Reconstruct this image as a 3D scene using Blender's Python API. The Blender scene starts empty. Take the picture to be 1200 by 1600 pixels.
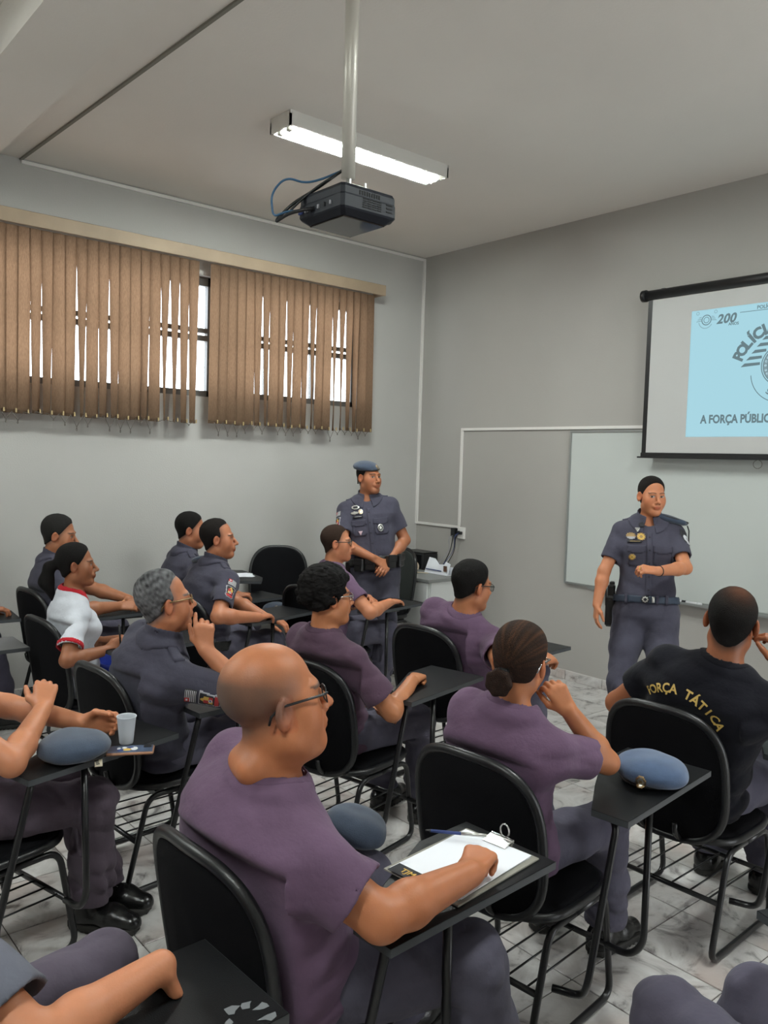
import bpy, math, random
import numpy as np
from mathutils import Vector, Matrix
from mathutils.bvhtree import BVHTree
random.seed(7); RNG = np.random.default_rng(7)
SC = bpy.context.scene; COL = SC.collection
A = np.array
rad = math.radians
CEIL = 3.712
# ---------------------------------------------------------------- camera
def setup_camera():
    yaw, pit, rol = rad(49.775), rad(3.594), rad(-1.664)
    f = Vector((-math.sin(yaw)*math.cos(pit), math.cos(yaw)*math.cos(pit), -math.sin(pit)))
    rt = Vector((math.cos(yaw), math.sin(yaw), 0)); dn = f.cross(rt)
    c, s = math.cos(rol), math.sin(rol)
    r2 = c*rt + s*dn; d2 = -s*rt + c*dn
    m = Matrix.Identity(4)
    for i in range(3):
        m[i][0] = r2[i]; m[i][1] = -d2[i]; m[i][2] = -f[i]
    m[0][3], m[1][3], m[2][3] = 5.962, -5.466, 1.75
    cd = bpy.data.cameras.new('camera'); cd.sensor_fit = 'VERTICAL'; cd.sensor_height = 32.0
    cd.lens = 1283.25/1600*32.0; cd.clip_start = .05
    co = bpy.data.objects.new('camera', cd); COL.objects.link(co); co.matrix_world = m
    SC.camera = co
setup_camera()
# ---------------------------------------------------------------- world, exposure, lights
w = bpy.data.worlds.new('sky'); SC.world = w; w.use_nodes = True
bg = w.node_tree.nodes['Background']; bg.inputs[0].default_value = (.93, .97, 1, 1); bg.inputs[1].default_value = 6.5
SC.view_settings.view_transform = 'Standard'; SC.view_settings.look = 'None'
SC.view_settings.exposure = 0.14; SC.view_settings.gamma = 1.0
try: SC.view_settings.use_curve_mapping = False
except Exception: pass
LAMP_W = 31.0
LAMPS = [(1.84, -2.22), (5.35, -2.22), (1.84, -6.3), (5.35, -6.3)]
def portal(loc, rot, sx, sy):   # guides daylight sampling through the wall openings, gives no light itself
    l = bpy.data.lights.new('sky_portal', 'AREA'); l.shape = 'RECTANGLE'; l.size = sx; l.size_y = sy; l.cycles.is_portal = True
    o = bpy.data.objects.new('sky_portal', l); COL.objects.link(o); o.location = loc; o.rotation_euler = rot
portal((-.17, -1.65, 2.67), (0, rad(-90), 0), .95, 1.45)
portal((-.17, -3.8, 2.66), (0, rad(-90), 0), .95, 2.8)
portal((7.78, -1.8, 1.08), (0, rad(90), 0), 2.15, 1.0)
# ---------------------------------------------------------------- materials
def mat(name, col, rough=.6, spec=.5, metal=0, var=0, vscale=8, bump=0, bscale=60, attr=False, sheen=0, emit=None, emstr=1, bstretch=None, col2=None, coat=0, sss=0):
    m = bpy.data.materials.new(name); m.use_nodes = True
    nt = m.node_tree; N = nt.nodes; b = N['Principled BSDF']
    b.inputs['Roughness'].default_value = rough; b.inputs['Metallic'].default_value = metal
    b.inputs['Specular IOR Level'].default_value = spec; b.inputs['Base Color'].default_value = (*col, 1)
    if sheen: b.inputs['Sheen Weight'].default_value = sheen
    if coat: b.inputs['Coat Weight'].default_value = coat; b.inputs['Coat Roughness'].default_value = .15
    if sss:
        b.inputs['Subsurface Weight'].default_value = sss; b.inputs['Subsurface Radius'].default_value = (.012, .005, .003); b.inputs['Subsurface Scale'].default_value = 1.0
    if emit: b.inputs['Emission Color'].default_value = (*emit, 1); b.inputs['Emission Strength'].default_value = emstr
    tc = N.new('ShaderNodeTexCoord'); src = None
    if attr:
        at = N.new('ShaderNodeAttribute'); at.attribute_name = 'Col'; src = at.outputs['Color']
    if var or col2:
        n = N.new('ShaderNodeTexNoise'); n.inputs['Scale'].default_value = vscale; n.inputs['Detail'].default_value = 4
        nt.links.new(tc.outputs['Object'], n.inputs['Vector'])
        mx = N.new('ShaderNodeMix'); mx.data_type = 'RGBA'
        if src is not None:
            mx.blend_type = 'MULTIPLY'; mx.inputs[0].default_value = 1
            r = N.new('ShaderNodeMapRange'); r.inputs[3].default_value = 1-var; r.inputs[4].default_value = 1+var
            nt.links.new(n.outputs['Fac'], r.inputs[0]); nt.links.new(src, mx.inputs[6]); nt.links.new(r.outputs[0], mx.inputs[7])
        else:
            r = N.new('ShaderNodeMapRange'); r.inputs[1].default_value = .3; r.inputs[2].default_value = .7
            nt.links.new(n.outputs['Fac'], r.inputs[0]); nt.links.new(r.outputs[0], mx.inputs[0])
            c2 = col2 or tuple(c*(1+var) for c in col); c1 = col if col2 else tuple(c*(1-var) for c in col)
            mx.inputs[6].default_value = (*c1, 1); mx.inputs[7].default_value = (*c2, 1)
        src = mx.outputs[2]
    if src is not None: nt.links.new(src, b.inputs['Base Color'])
    if bump:
        n2 = N.new('ShaderNodeTexNoise'); n2.inputs['Scale'].default_value = bscale; n2.inputs['Detail'].default_value = 5
        if bstretch:
            mp = N.new('ShaderNodeMapping'); mp.inputs['Scale'].default_value = bstretch
            nt.links.new(tc.outputs['Object'], mp.inputs[0]); nt.links.new(mp.outputs[0], n2.inputs['Vector'])
        else: nt.links.new(tc.outputs['Object'], n2.inputs['Vector'])
        bp = N.new('ShaderNodeBump'); bp.inputs['Strength'].default_value = bump; bp.inputs['Distance'].default_value = .01
        nt.links.new(n2.outputs['Fac'], bp.inputs['Height']); nt.links.new(bp.outputs[0], b.inputs['Normal'])
    return m
M = {}
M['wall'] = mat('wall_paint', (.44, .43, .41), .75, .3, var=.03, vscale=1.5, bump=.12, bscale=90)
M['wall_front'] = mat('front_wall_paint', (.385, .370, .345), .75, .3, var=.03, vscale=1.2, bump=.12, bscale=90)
M['ceiling'] = mat('ceiling_paint', (.76, .72, .67), .85, .2, var=.02, vscale=1.2, bump=.1, bscale=70)
M['grout'] = mat('grout', (.07, .055, .05), .9)
M['trim'] = mat('white_conduit', (.72, .70, .67), .5)
M['black_fabric'] = mat('black_upholstery', (.005, .005, .006), .85, .08, bump=.25, bscale=500)
M['black_plastic'] = mat('black_plastic', (.008, .0085, .0095), .36, .5, bump=.08, bscale=300)
M['black_metal'] = mat('black_metal', (.009, .009, .010), .28, .5)
M['tablet'] = mat('black_laminate', (.009, .0095, .0105), .42, .25, bump=.1, bscale=400)
M['tablet_edge'] = mat('grey_edge', (.05, .055, .06), .5)
M['tablet_grey'] = mat('grey_laminate', (.11, .11, .115), .5, bump=.1, bscale=400)
M['chrome'] = mat('chrome', (.62, .62, .60), .22, .5, 1)
M['steel'] = mat('steel', (.5, .5, .48), .35, .5, 1)
M['white_paint'] = mat('white_enamel', (.70, .68, .64), .45)
M['paper'] = mat('paper', (.80, .82, .87), .8, .2)
M['beret'] = mat('blue_felt', (.052, .070, .105), .95, .1, var=.12, vscale=30, bump=.2, bscale=350, sheen=.3)
M['beret2'] = mat('blue_felt_light', (.068, .105, .185), .95, .1, var=.1, vscale=30, bump=.2, bscale=350, sheen=.3)
M['black_leather'] = mat('black_leather', (.008, .008, .008), .35, .5, bump=.15, bscale=180)
M['boot'] = mat('boot_leather', (.007, .007, .007), .25, .5, bump=.08, bscale=90)
M['rubber'] = mat('rubber_sole', (.016, .015, .013), .7)
M['gold'] = mat('gold_thread', (.62, .42, .11), .5, .5)
M['dark_shell'] = mat('dark_green_grey_shell', (.026, .031, .029), .6, .3)
M['brass'] = mat('brass_badge', (.34, .235, .12), .35, .5, .8)
M['silver'] = mat('silver_badge', (.55, .55, .52), .3, .5, .9)
M['pwhite'] = mat('patch_white', (.62, .62, .64), .8)
M['pblack'] = mat('patch_black', (.018, .018, .022), .8)
M['pred'] = mat('patch_red', (.45, .035, .04), .8)
M['pyellow'] = mat('patch_yellow', (.60, .38, .08), .8)
M['pgrey'] = mat('patch_grey', (.32, .32, .35), .8)
M['pblue'] = mat('patch_blue', (.03, .05, .17), .8)
M['glasslens'] = None
def glass(name, col=(.9, .95, .95), mixv=.88):
    m = bpy.data.materials.new(name); m.use_nodes = True; nt = m.node_tree; N = nt.nodes
    out = N['Material Output']; N.remove(N['Principled BSDF'])
    t = N.new('ShaderNodeBsdfTransparent'); t.inputs[0].default_value = (*col, 1)
    g = N.new('ShaderNodeBsdfGlossy'); g.inputs['Roughness'].default_value = .05
    mx = N.new('ShaderNodeMixShader'); mx.inputs[0].default_value = 1-mixv
    nt.links.new(t.outputs[0], mx.inputs[1]); nt.links.new(g.outputs[0], mx.inputs[2]); nt.links.new(mx.outputs[0], out.inputs[0])
    return m
M['lens'] = glass('lens_glass')
M['pane'] = glass('window_glass', (.96, .98, 1), .94)
def translucent(name, col, tcol, mixv=.5, weave=None):
    m = bpy.data.materials.new(name); m.use_nodes = True; nt = m.node_tree; N = nt.nodes
    out = N['Material Output']; N.remove(N['Principled BSDF'])
    d = N.new('ShaderNodeBsdfDiffuse'); t = N.new('ShaderNodeBsdfTranslucent'); mx = N.new('ShaderNodeMixShader'); mx.inputs[0].default_value = mixv
    d.inputs[0].default_value = (*col, 1); t.inputs[0].default_value = (*tcol, 1)
    if weave:
        tc = N.new('ShaderNodeTexCoord'); mp = N.new('ShaderNodeMapping'); mp.inputs['Scale'].default_value = weave
        n = N.new('ShaderNodeTexNoise'); n.inputs['Scale'].default_value = 30; n.inputs['Detail'].default_value = 6; n.inputs['Roughness'].default_value = .75
        oi = N.new('ShaderNodeObjectInfo'); ad = N.new('ShaderNodeVectorMath'); ad.operation = 'ADD'
        nt.links.new(tc.outputs['Object'], ad.inputs[0]); nt.links.new(oi.outputs['Random'], ad.inputs[1]); nt.links.new(ad.outputs[0], mp.inputs[0]); nt.links.new(mp.outputs[0], n.inputs['Vector'])
        for c, sh in ((col, d), (tcol, t)):
            rp = N.new('ShaderNodeMapRange'); rp.inputs[1].default_value = .3; rp.inputs[2].default_value = .7; rp.inputs[3].default_value = .72; rp.inputs[4].default_value = 1.25
            nt.links.new(n.outputs['Fac'], rp.inputs[0])
            v = N.new('ShaderNodeVectorMath'); v.operation = 'SCALE'; v.inputs[0].default_value = c
            nt.links.new(rp.outputs[0], v.inputs['Scale']); nt.links.new(v.outputs[0], sh.inputs[0])
    nt.links.new(d.outputs[0], mx.inputs[1]); nt.links.new(t.outputs[0], mx.inputs[2]); nt.links.new(mx.outputs[0], out.inputs[0])
    return m
M['slat'] = translucent('blind_fabric', (.18, .122, .082), (.195, .112, .063), .55, (6, 6, 1.2))
M['cup'] = translucent('cup_plastic', (.75, .78, .82), (.6, .63, .68), .35)
def emission(name, col, st):
    m = bpy.data.materials.new(name); m.use_nodes = True; nt = m.node_tree; N = nt.nodes
    N.remove(N['Principled BSDF']); e = N.new('ShaderNodeEmission'); e.inputs[0].default_value = (*col, 1); e.inputs[1].default_value = st
    nt.links.new(e.outputs[0], N['Material Output'].inputs[0]); return m
def tile_mat():
    m = bpy.data.materials.new('marbled_tile'); m.use_nodes = True; nt = m.node_tree; N = nt.nodes; b = N['Principled BSDF']
    tc = N.new('ShaderNodeTexCoord'); oi = N.new('ShaderNodeObjectInfo'); mp = N.new('ShaderNodeMapping')
    sc = N.new('ShaderNodeVectorMath'); sc.operation = 'SCALE'; sc.inputs['Scale'].default_value = 37
    cb = N.new('ShaderNodeCombineXYZ')
    for i in range(3): nt.links.new(oi.outputs['Random'], cb.inputs[i])
    nt.links.new(cb.outputs[0], sc.inputs[0]); nt.links.new(sc.outputs[0], mp.inputs['Location']); nt.links.new(tc.outputs['Object'], mp.inputs[0])
    n = N.new('ShaderNodeTexNoise'); n.inputs['Scale'].default_value = 5; n.inputs['Detail'].default_value = 8; n.inputs['Roughness'].default_value = .65; n.inputs['Distortion'].default_value = 1.6
    n2 = N.new('ShaderNodeTexNoise'); n2.inputs['Scale'].default_value = 3; n2.inputs['Detail'].default_value = 3
    for q in (n, n2): nt.links.new(mp.outputs[0], q.inputs['Vector'])
    cr = N.new('ShaderNodeValToRGB'); e = cr.color_ramp.elements
    e[0].position = .34; e[0].color = (.17, .155, .15, 1); e[1].position = .64; e[1].color = (.62, .605, .59, 1)
    k = e.new(.46); k.color = (.50, .48, .465, 1)
    nt.links.new(n.outputs['Fac'], cr.inputs[0])
    mx = N.new('ShaderNodeMix'); mx.data_type = 'RGBA'; r = N.new('ShaderNodeMapRange'); r.inputs[1].default_value = .52; r.inputs[2].default_value = .75; r.inputs[4].default_value = .6
    nt.links.new(n2.outputs['Fac'], r.inputs[0]); nt.links.new(r.outputs[0], mx.inputs[0]); nt.links.new(cr.outputs[0], mx.inputs[6]); mx.inputs[7].default_value = (.44, .34, .30, 1)
    nt.links.new(mx.outputs[2], b.inputs['Base Color']); b.inputs['Roughness'].default_value = .28; b.inputs['Specular IOR Level'].default_value = .45
    return m
M['tile'] = tile_mat()
_mc = {}
def cmat(kind, col):
    k = (kind, tuple(round(c, 3) for c in col))
    if k not in _mc:
        if kind == 'cloth': _mc[k] = mat('cloth', col, .95, .05, var=.12, vscale=9, bump=.45, bscale=22, sheen=.08)
        elif kind == 'skin': _mc[k] = mat('skin', col, .48, .4, attr=True, var=.10, vscale=35, bump=.05, bscale=220, sss=.12)
        elif kind == 'hair': _mc[k] = mat('hair', col, .75, .16, attr=True, var=.3, vscale=160, bump=.7, bscale=420)
        elif kind == 'plain': _mc[k] = mat('paint', col, .6)
    return _mc[k]
# ---------------------------------------------------------------- mesh helpers
def link(o, parent=None):
    COL.objects.link(o)
    if parent is not None: o.parent = parent
    return o
def mk(name, V, F, m, parent=None, smooth=False, off=None, mats=None, fm=None):
    """one mesh object; vertices in world coordinates; off = world origin of the parent"""
    me = bpy.data.meshes.new(name)
    if off is None: off = parent['_o'] if parent is not None and '_o' in parent else (0, 0, 0)
    off = A(tuple(off), float)
    me.from_pydata([tuple(A(v, float)-off) for v in V], [], [tuple(map(int, f)) for f in F])
    for q in (mats or [m]): me.materials.append(q)
    if fm is not None: me.polygons.foreach_set('material_index', A(fm, np.int32))
    if smooth: me.polygons.foreach_set('use_smooth', [True]*len(me.polygons))
    me.update()
    o = bpy.data.objects.new(name, me); link(o, parent)
    if parent is not None: o['_o'] = tuple(off)
    return o
def thing(name, label, cat, loc, group=None, local=False):
    o = bpy.data.objects.new(name, None); o.empty_display_size = .1; COL.objects.link(o); o.location = loc
    o['label'] = label; o['category'] = cat; o['_o'] = (0., 0., 0.) if local else tuple(map(float, loc))
    if group: o['group'] = group
    return o
def tag(o, label, cat, group=None):
    o['label'] = label; o['category'] = cat
    if group: o['group'] = group
    return o
def box(c, h, R=None):
    c = A(c, float); h = A(h, float); R = np.eye(3) if R is None else A(R, float)
    V = [c+R@(h*A(s)) for s in ((-1,-1,-1),(1,-1,-1),(1,1,-1),(-1,1,-1),(-1,-1,1),(1,-1,1),(1,1,1),(-1,1,1))]
    return V, [(0,3,2,1),(4,5,6,7),(0,1,5,4),(1,2,6,5),(2,3,7,6),(3,0,4,7)]
def boxe(lo, hi): lo = A(lo, float); hi = A(hi, float); return box((lo+hi)/2, (hi-lo)/2)
def cat(*parts):
    V = []; F = []
    for v, f in parts:
        n = len(V); V += list(v); F += [tuple(i+n for i in q) for q in f]
    return V, F
def bbox(c, h, b=.004, R=None):
    """bevelled box: chamfered on all edges"""
    h = A(h, float); R = np.eye(3) if R is None else A(R, float); c = A(c, float); V = []; idx = {}
    for sx in (-1, 1):
        for sy in (-1, 1):
            for sz in (-1, 1):
                for ax in range(3):
                    p = A((sx, sy, sz))*(h-b); p[ax] = (sx, sy, sz)[ax]*h[ax]
                    idx[(sx, sy, sz, ax)] = len(V); V.append(c+R@p)
    F = []
    S = lambda s, ax: idx[(*s, ax)]
    for ax in range(3):
        o1, o2 = (ax+1) % 3, (ax+2) % 3
        for sg in (-1, 1):
            q = []
            for a, b2 in ((-1,-1),(1,-1),(1,1),(-1,1)):
                s = [0,0,0]; s[ax] = sg; s[o1] = a; s[o2] = b2; q.append(S(s, ax))
            F.append(tuple(q if sg > 0 else q[::-1]))
        for a in (-1, 1):
            for b2 in (-1, 1):
                s0 = [0,0,0]; s1 = [0,0,0]; s0[ax] = -1; s1[ax] = 1
                for s in (s0, s1): s[o1] = a; s[o2] = b2
                q = [S(s0, o1), S(s1, o1), S(s1, o2), S(s0, o2)]
                F.append(tuple(q if a*b2 < 0 else q[::-1]))
    for s in [(x, y, z) for x in (-1, 1) for y in (-1, 1) for z in (-1, 1)]:
        q = [S(s, 0), S(s, 1), S(s, 2)]; F.append(tuple(q if s[0]*s[1]*s[2] > 0 else q[::-1]))
    return V, F
def unit(v): v = A(v, float); return v/max(np.linalg.norm(v), 1e-9)
def fillet(P, r, n=5):
    P = [A(p, float) for p in P]; out = [P[0]]
    for i in range(1, len(P)-1):
        a, b, c = P[i-1], P[i], P[i+1]; u = unit(a-b); v = unit(c-b); d = min(r, .48*np.linalg.norm(a-b), .48*np.linalg.norm(c-b))
        for t in np.linspace(0, 1, n): out.append((1-t)**2*(b+u*d)+2*t*(1-t)*b+t*t*(b+v*d))
    return out+[P[-1]]
def tube(P, r, n=8, closed=False, caps=True):
    P = [A(p, float) for p in P]; m = len(P); rs = [r]*m if np.isscalar(r) else list(r)
    T = [unit(P[(i+1) % m]-P[i-1]) if closed else unit(P[min(i+1, m-1)]-P[max(i-1, 0)]) for i in range(m)]
    u = unit(np.cross(T[0], (0,0,1) if abs(T[0][2]) < .9 else (1,0,0))); V = []; F = []
    for i in range(m):
        u = unit(u-T[i]*(u@T[i])); v = np.cross(T[i], u)
        for k in range(n):
            a = 2*math.pi*k/n; V.append(P[i]+rs[i]*(math.cos(a)*u+math.sin(a)*v))
    for i in range(m if closed else m-1):
        j = (i+1) % m
        for k in range(n): F.append((i*n+k, i*n+(k+1) % n, j*n+(k+1) % n, j*n+k))
    if caps and not closed: F.append(tuple(range(n))[::-1]); F.append(tuple((m-1)*n+k for k in range(n)))
    return V, F
def lathe(prof, n=24, c=(0,0,0), R=None):
    c = A(c, float); R = np.eye(3) if R is None else A(R); V = []; F = []
    for r, z in prof:
        for k in range(n): a = 2*math.pi*k/n; V.append(c+R@A((r*math.cos(a), r*math.sin(a), z)))
    for i in range(len(prof)-1):
        for k in range(n): F.append((i*n+k, i*n+(k+1) % n, (i+1)*n+(k+1) % n, (i+1)*n+k))
    if prof[0][0] > 1e-4: F.append(tuple(range(n))[::-1])
    if prof[-1][0] > 1e-4: F.append(tuple((len(prof)-1)*n+k for k in range(n)))
    return V, F
def struct(o): o['kind'] = 'structure'; return o
def prism(poly, z0, z1):
    n = len(poly); V = [(x, y, z0) for x, y in poly]+[(x, y, z1) for x, y in poly]
    F = [tuple(range(n))[::-1], tuple(range(n, 2*n))]+[(i, (i+1) % n, n+(i+1) % n, n+i) for i in range(n)]
    return V, F
def text_mesh(s, size=1.0, bold=0.0, spacing=1.0):
    cu = bpy.data.curves.new('t', 'FONT'); cu.body = s; cu.size = size; cu.offset = bold; cu.space_character = spacing; cu.align_x = 'CENTER'; cu.resolution_u = 3
    o = bpy.data.objects.new('t', cu); COL.objects.link(o); bpy.context.view_layer.update()
    me = bpy.data.meshes.new_from_object(o.evaluated_get(bpy.context.evaluated_depsgraph_get()))
    V = A([v.co[:] for v in me.vertices], float).reshape(-1, 3); F = [tuple(p.vertices) for p in me.polygons]
    bpy.data.objects.remove(o); bpy.data.curves.remove(cu); bpy.data.meshes.remove(me)
    return V, F
# ---------------------------------------------------------------- room shell
XR, YB = 7.6, -8.2
T0X, T0Y, TS = 4.343, -2.487, .355
WIN = [(-2.20, -.775, 2.225, 3.16), (-5.2, -2.235, 2.215, 3.16)]
def room():
    struct(mk('floor', *boxe((0, YB, -.12), (XR, 0, -.004)), M['grout']))
    fl = bpy.data.objects['floor']
    x0, y0, x1, y1 = -TS/2+.002, -TS/2+.002, TS/2-.002, TS/2-.002
    V, F = bbox((0, 0, -.006), (TS/2-.0022, TS/2-.0022, .006), .0015)
    me = bpy.data.meshes.new('tile'); me.from_pydata([tuple(v) for v in V], [], F); me.materials.append(M['tile'])
    n = 0
    ks = range(-13, 10)
    for j in range(-17, 8):
        for i in ks:
            cx, cy = T0X+TS*(i+.5), T0Y+TS*(j+.5)
            if cx-TS/2 < -.01 or cx+TS/2 > XR+.01 or cy+TS/2 > .02 or cy-TS/2 < YB: continue
            # visible wedge of the floor only, nearest 300
            d = A((cx-5.962, cy+5.466)); dep = d@A((-.7635, .6458)); lat = abs(d@A((.6458, .7635)))
            if dep < 1.2 or lat > .52*dep+.55 or dep > 7.5: continue
            o = bpy.data.objects.new('tile', me); link(o, fl); o.location = (cx, cy, 0); n += 1
    rest = []
    for j in range(-17, 8):
        for i in ks:
            cx, cy = T0X+TS*(i+.5), T0Y+TS*(j+.5)
            if cx-TS/2 < -.01 or cx+TS/2 > XR+.01 or cy+TS/2 > .02 or cy-TS/2 < YB: continue
            d = A((cx-5.962, cy+5.466)); dep = d@A((-.7635, .6458)); lat = abs(d@A((.6458, .7635)))
            if dep < 1.2 or lat > .52*dep+.55 or dep > 7.5: rest.append(([v+A((cx, cy, 0)) for v in map(A, V)], F))
    o = mk('tile_field', *cat(*rest), M['tile'], fl); o['kind'] = 'stuff'
    # left wall with the window openings
    t = .16
    P = []
    ys = [YB, -5.2, -2.40, -2.368, -.93, 0]
    P.append(boxe((-t, YB, 0), (0, 0, 2.215))); P.append(boxe((-t, YB, 3.16), (0, 0, CEIL)))
    for a, b in ((YB, -5.2), (-2.235, -2.20), (-.775, 0)): P.append(boxe((-t, a, 2.215), (0, b, 3.16)))
    P.append(boxe((-t, -2.20, 2.215), (0, -.775, 2.225)))
    struct(mk('wall_left', *cat(*P), M['wall']))
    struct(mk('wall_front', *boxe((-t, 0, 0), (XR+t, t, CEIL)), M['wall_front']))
    RW = [(YB, -2.3, 0, CEIL), (-2.3, -1.3, 2.15, CEIL), (-1.3, 0, 0, CEIL)]
    struct(mk('wall_right', *cat(*[boxe((XR, a, z0), (XR+t, b, z1)) for a, b, z0, z1 in RW]), M['wall']))
    struct(mk('wall_back', *boxe((-t, YB-t, 0), (XR+t, YB, CEIL)), M['wall']))
    struct(mk('ceiling', *boxe((-t, YB-t, CEIL), (XR+t, t, CEIL+.15)), M['ceiling']))
    struct(mk('trim_1', *boxe((0, -4.38, 3.50), (XR, -4.035, CEIL)), M['ceiling']))       # ceiling beam
    struct(mk('trim_2', *cat(*[([(x0_, y0_-.009, zz) for x0_, y0_ in ((0, -3.723), (XR, -3.45))]+[(x0_, y0_+.009, zz) for x0_, y0_ in ((XR, -3.45), (0, -3.723))], [(0, 1, 2, 3)]) for zz in (CEIL-.012,)], *[([(0, -3.732, CEIL-.012), (XR, -3.459, CEIL-.012), (XR, -3.459, CEIL), (0, -3.732, CEIL)], [(0, 1, 2, 3)]), ([(0, -3.714, CEIL-.012), (XR, -3.441, CEIL-.012), (XR, -3.441, CEIL), (0, -3.714, CEIL)], [(0, 1, 2, 3)])]), mat('dark_joint_strip', (.20, .19, .16), .8)))  # thin dark strip along the ceiling seam
    # conduits
    struct(mk('trim_3', *boxe((0, -3.72, CEIL-.034), (.016, 0, CEIL-.012)), M['trim']))
    struct(mk('trim_4', *boxe((0.0, -.02, 1.14), (.022, 0, CEIL-.012)), M['trim']))
    struct(mk('trim_5', *boxe((.022, -.016, 1.14), (.60, 0, 1.162)), M['trim']))
    struct(mk('trim_6', *boxe((.585, -.016, 1.162), (.607, 0, 2.045)), M['trim']))
    struct(mk('trim_7', *boxe((.585, -.016, 2.045), (4.9, 0, 2.068)), M['trim']))
    for wn, W_ in (('front', 0), ('left', 1)):
        L = XR if W_ == 0 else -YB
        b = struct(mk('baseboard_'+wn, *(boxe((0, -.006, 0), (XR, 0, .078)) if W_ == 0 else boxe((0, YB, 0), (.006, 0, .078))), mat('mortar', (.5, .48, .46), .9)))
        k = int(L/TS)
        m2 = None
        for i in range(k):
            a0 = i*TS+.1
            if a0+TS > L: break
            V2, F2 = bbox((0, 0, 0), ((TS/2-.002, .006, .037) if W_ == 0 else (.006, TS/2-.002, .037)), .0015)
            if m2 is None:
                m2 = bpy.data.meshes.new('tile'); m2.from_pydata([tuple(v) for v in V2], [], F2); m2.materials.append(M['tile'])
            o = bpy.data.objects.new('tile', m2); link(o, b)
            o.location = (a0+TS/2, -.010, .038) if W_ == 0 else (.010, -(a0+TS/2), .038)
    # doorway on the right wall, daylight comes in there
    d = struct(mk('door_1', *cat(boxe((XR-.02, -2.35, 0), (XR+.18, -2.3, 2.2)), boxe((XR-.02, -1.3, 0), (XR+.18, -1.25, 2.2)), boxe((XR-.02, -2.35, 2.15), (XR+.18, -1.25, 2.2))), M['steel']))
    # windows
    fr = mat('window_frame', (.13, .13, .125), .5, .5)
    for n, (a, b, z0, z1) in enumerate(WIN):
        r = .028; Pf = [boxe((-.10, a, z0), (-.05, b, z0+.05)), boxe((-.10, a, z1-.07), (-.05, b, z1)), boxe((-.10, a, z0), (-.05, a+.04, z1)), boxe((-.10, b-.05, z0), (-.05, b, z1))]
        w_ = struct(mk('window_%d' % (n+1), *cat(*Pf), fr))
        zm = 2.70
        for zz, hh in ((zm-.02, .022), (zm+.04, .018)): mk('mullion', *boxe((-.098, a+.04, zz-hh), (-.048, b-.05, zz+hh)), fr, w_)
        nc = 3 if n == 0 else 5
        for i in range(1, nc):
            y = a+(b-a)*i/nc; mk('mullion', *boxe((-.095, y-.016, z0+.04), (-.052, y+.016, z1-.06)), fr, w_)
        for i in range(nc):
            ya, yb = a+(b-a)*i/nc, a+(b-a)*(i+1)/nc
            for za, zb in ((z0+.04, zm-.03), (zm+.05, z1-.06)):
                mk('pane', *boxe((-.078, ya+.02, za), (-.072, yb-.02, zb)), M['pane'], w_)
room()
# ---------------------------------------------------------------- ceiling lamps
def lamp(x, y, label, seen):
    t = thing('ceiling_lamp', label, 'lamp', (x, y, CEIL), 'fluorescent ceiling lamps')
    z1 = CEIL-.0005; z0 = CEIL-.085; wx, wy = .105, .625
    mk('housing', *cat(boxe((x-wx, y-wy, z1-.02), (x+wx, y+wy, z1)), boxe((x-wx, y-wy, z0), (x-wx+.012, y+wy, z1-.02)), boxe((x+wx-.012, y-wy, z0), (x+wx, y+wy, z1-.02)),
        boxe((x-wx, y-wy, z0), (x+wx, y-wy+.012, z1-.02)), boxe((x-wx, y+wy-.012, z0), (x+wx, y+wy, z1-.02))), M['white_paint'], t)
    V = []; n = 9
    prof = [(-.086+.172*i/(n-1), z1-.024-.03*(1-abs(2*((i % 4)/4)-1))) for i in range(n)]
    V = [(x+px, y-wy+.02, pz) for px, pz in prof]+[(x+px, y+wy-.02, pz) for px, pz in prof]
    mk('reflector', V, [(i, i+1, n+i+1, n+i) for i in range(n-1)], M['chrome'], t)
    for s in (-.045, .045):
        tb = mk('tube', *tube([(x+s, y-wy+.05, z0+.003), (x+s, y+wy-.05, z0+.003)], .014, 10), M['tube_glow'], t, True)
        for e in (-1, 1): mk('lamp_holder', *bbox((x+s, y+e*(wy-.035), z0+.008), (.016, .014, .02), .003), M['white_paint'], t)
    l = bpy.data.lights.new('lamp_light', 'AREA'); l.shape = 'RECTANGLE'; l.size = .17; l.size_y = 1.15; l.energy = LAMP_W; l.color = (.97, 1, .985)
    lo = bpy.data.objects.new('lamp_light', l); COL.objects.link(lo); lo.location = (x, y, z0-.02)
M['tube_glow'] = emission('lit_tube', (.90, 1, .95), 120.0)
lamp(*LAMPS[0], 'white fluorescent ceiling lamp with lit tubes behind the projector pole', True)
for q, n in zip(LAMPS[1:], ('near the front wall on the right', 'at the back on the window side', 'at the back on the right')): lamp(*q, 'added unseen fluorescent ceiling lamp '+n, False)  # fixtures out of view, added to help light the room
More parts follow.
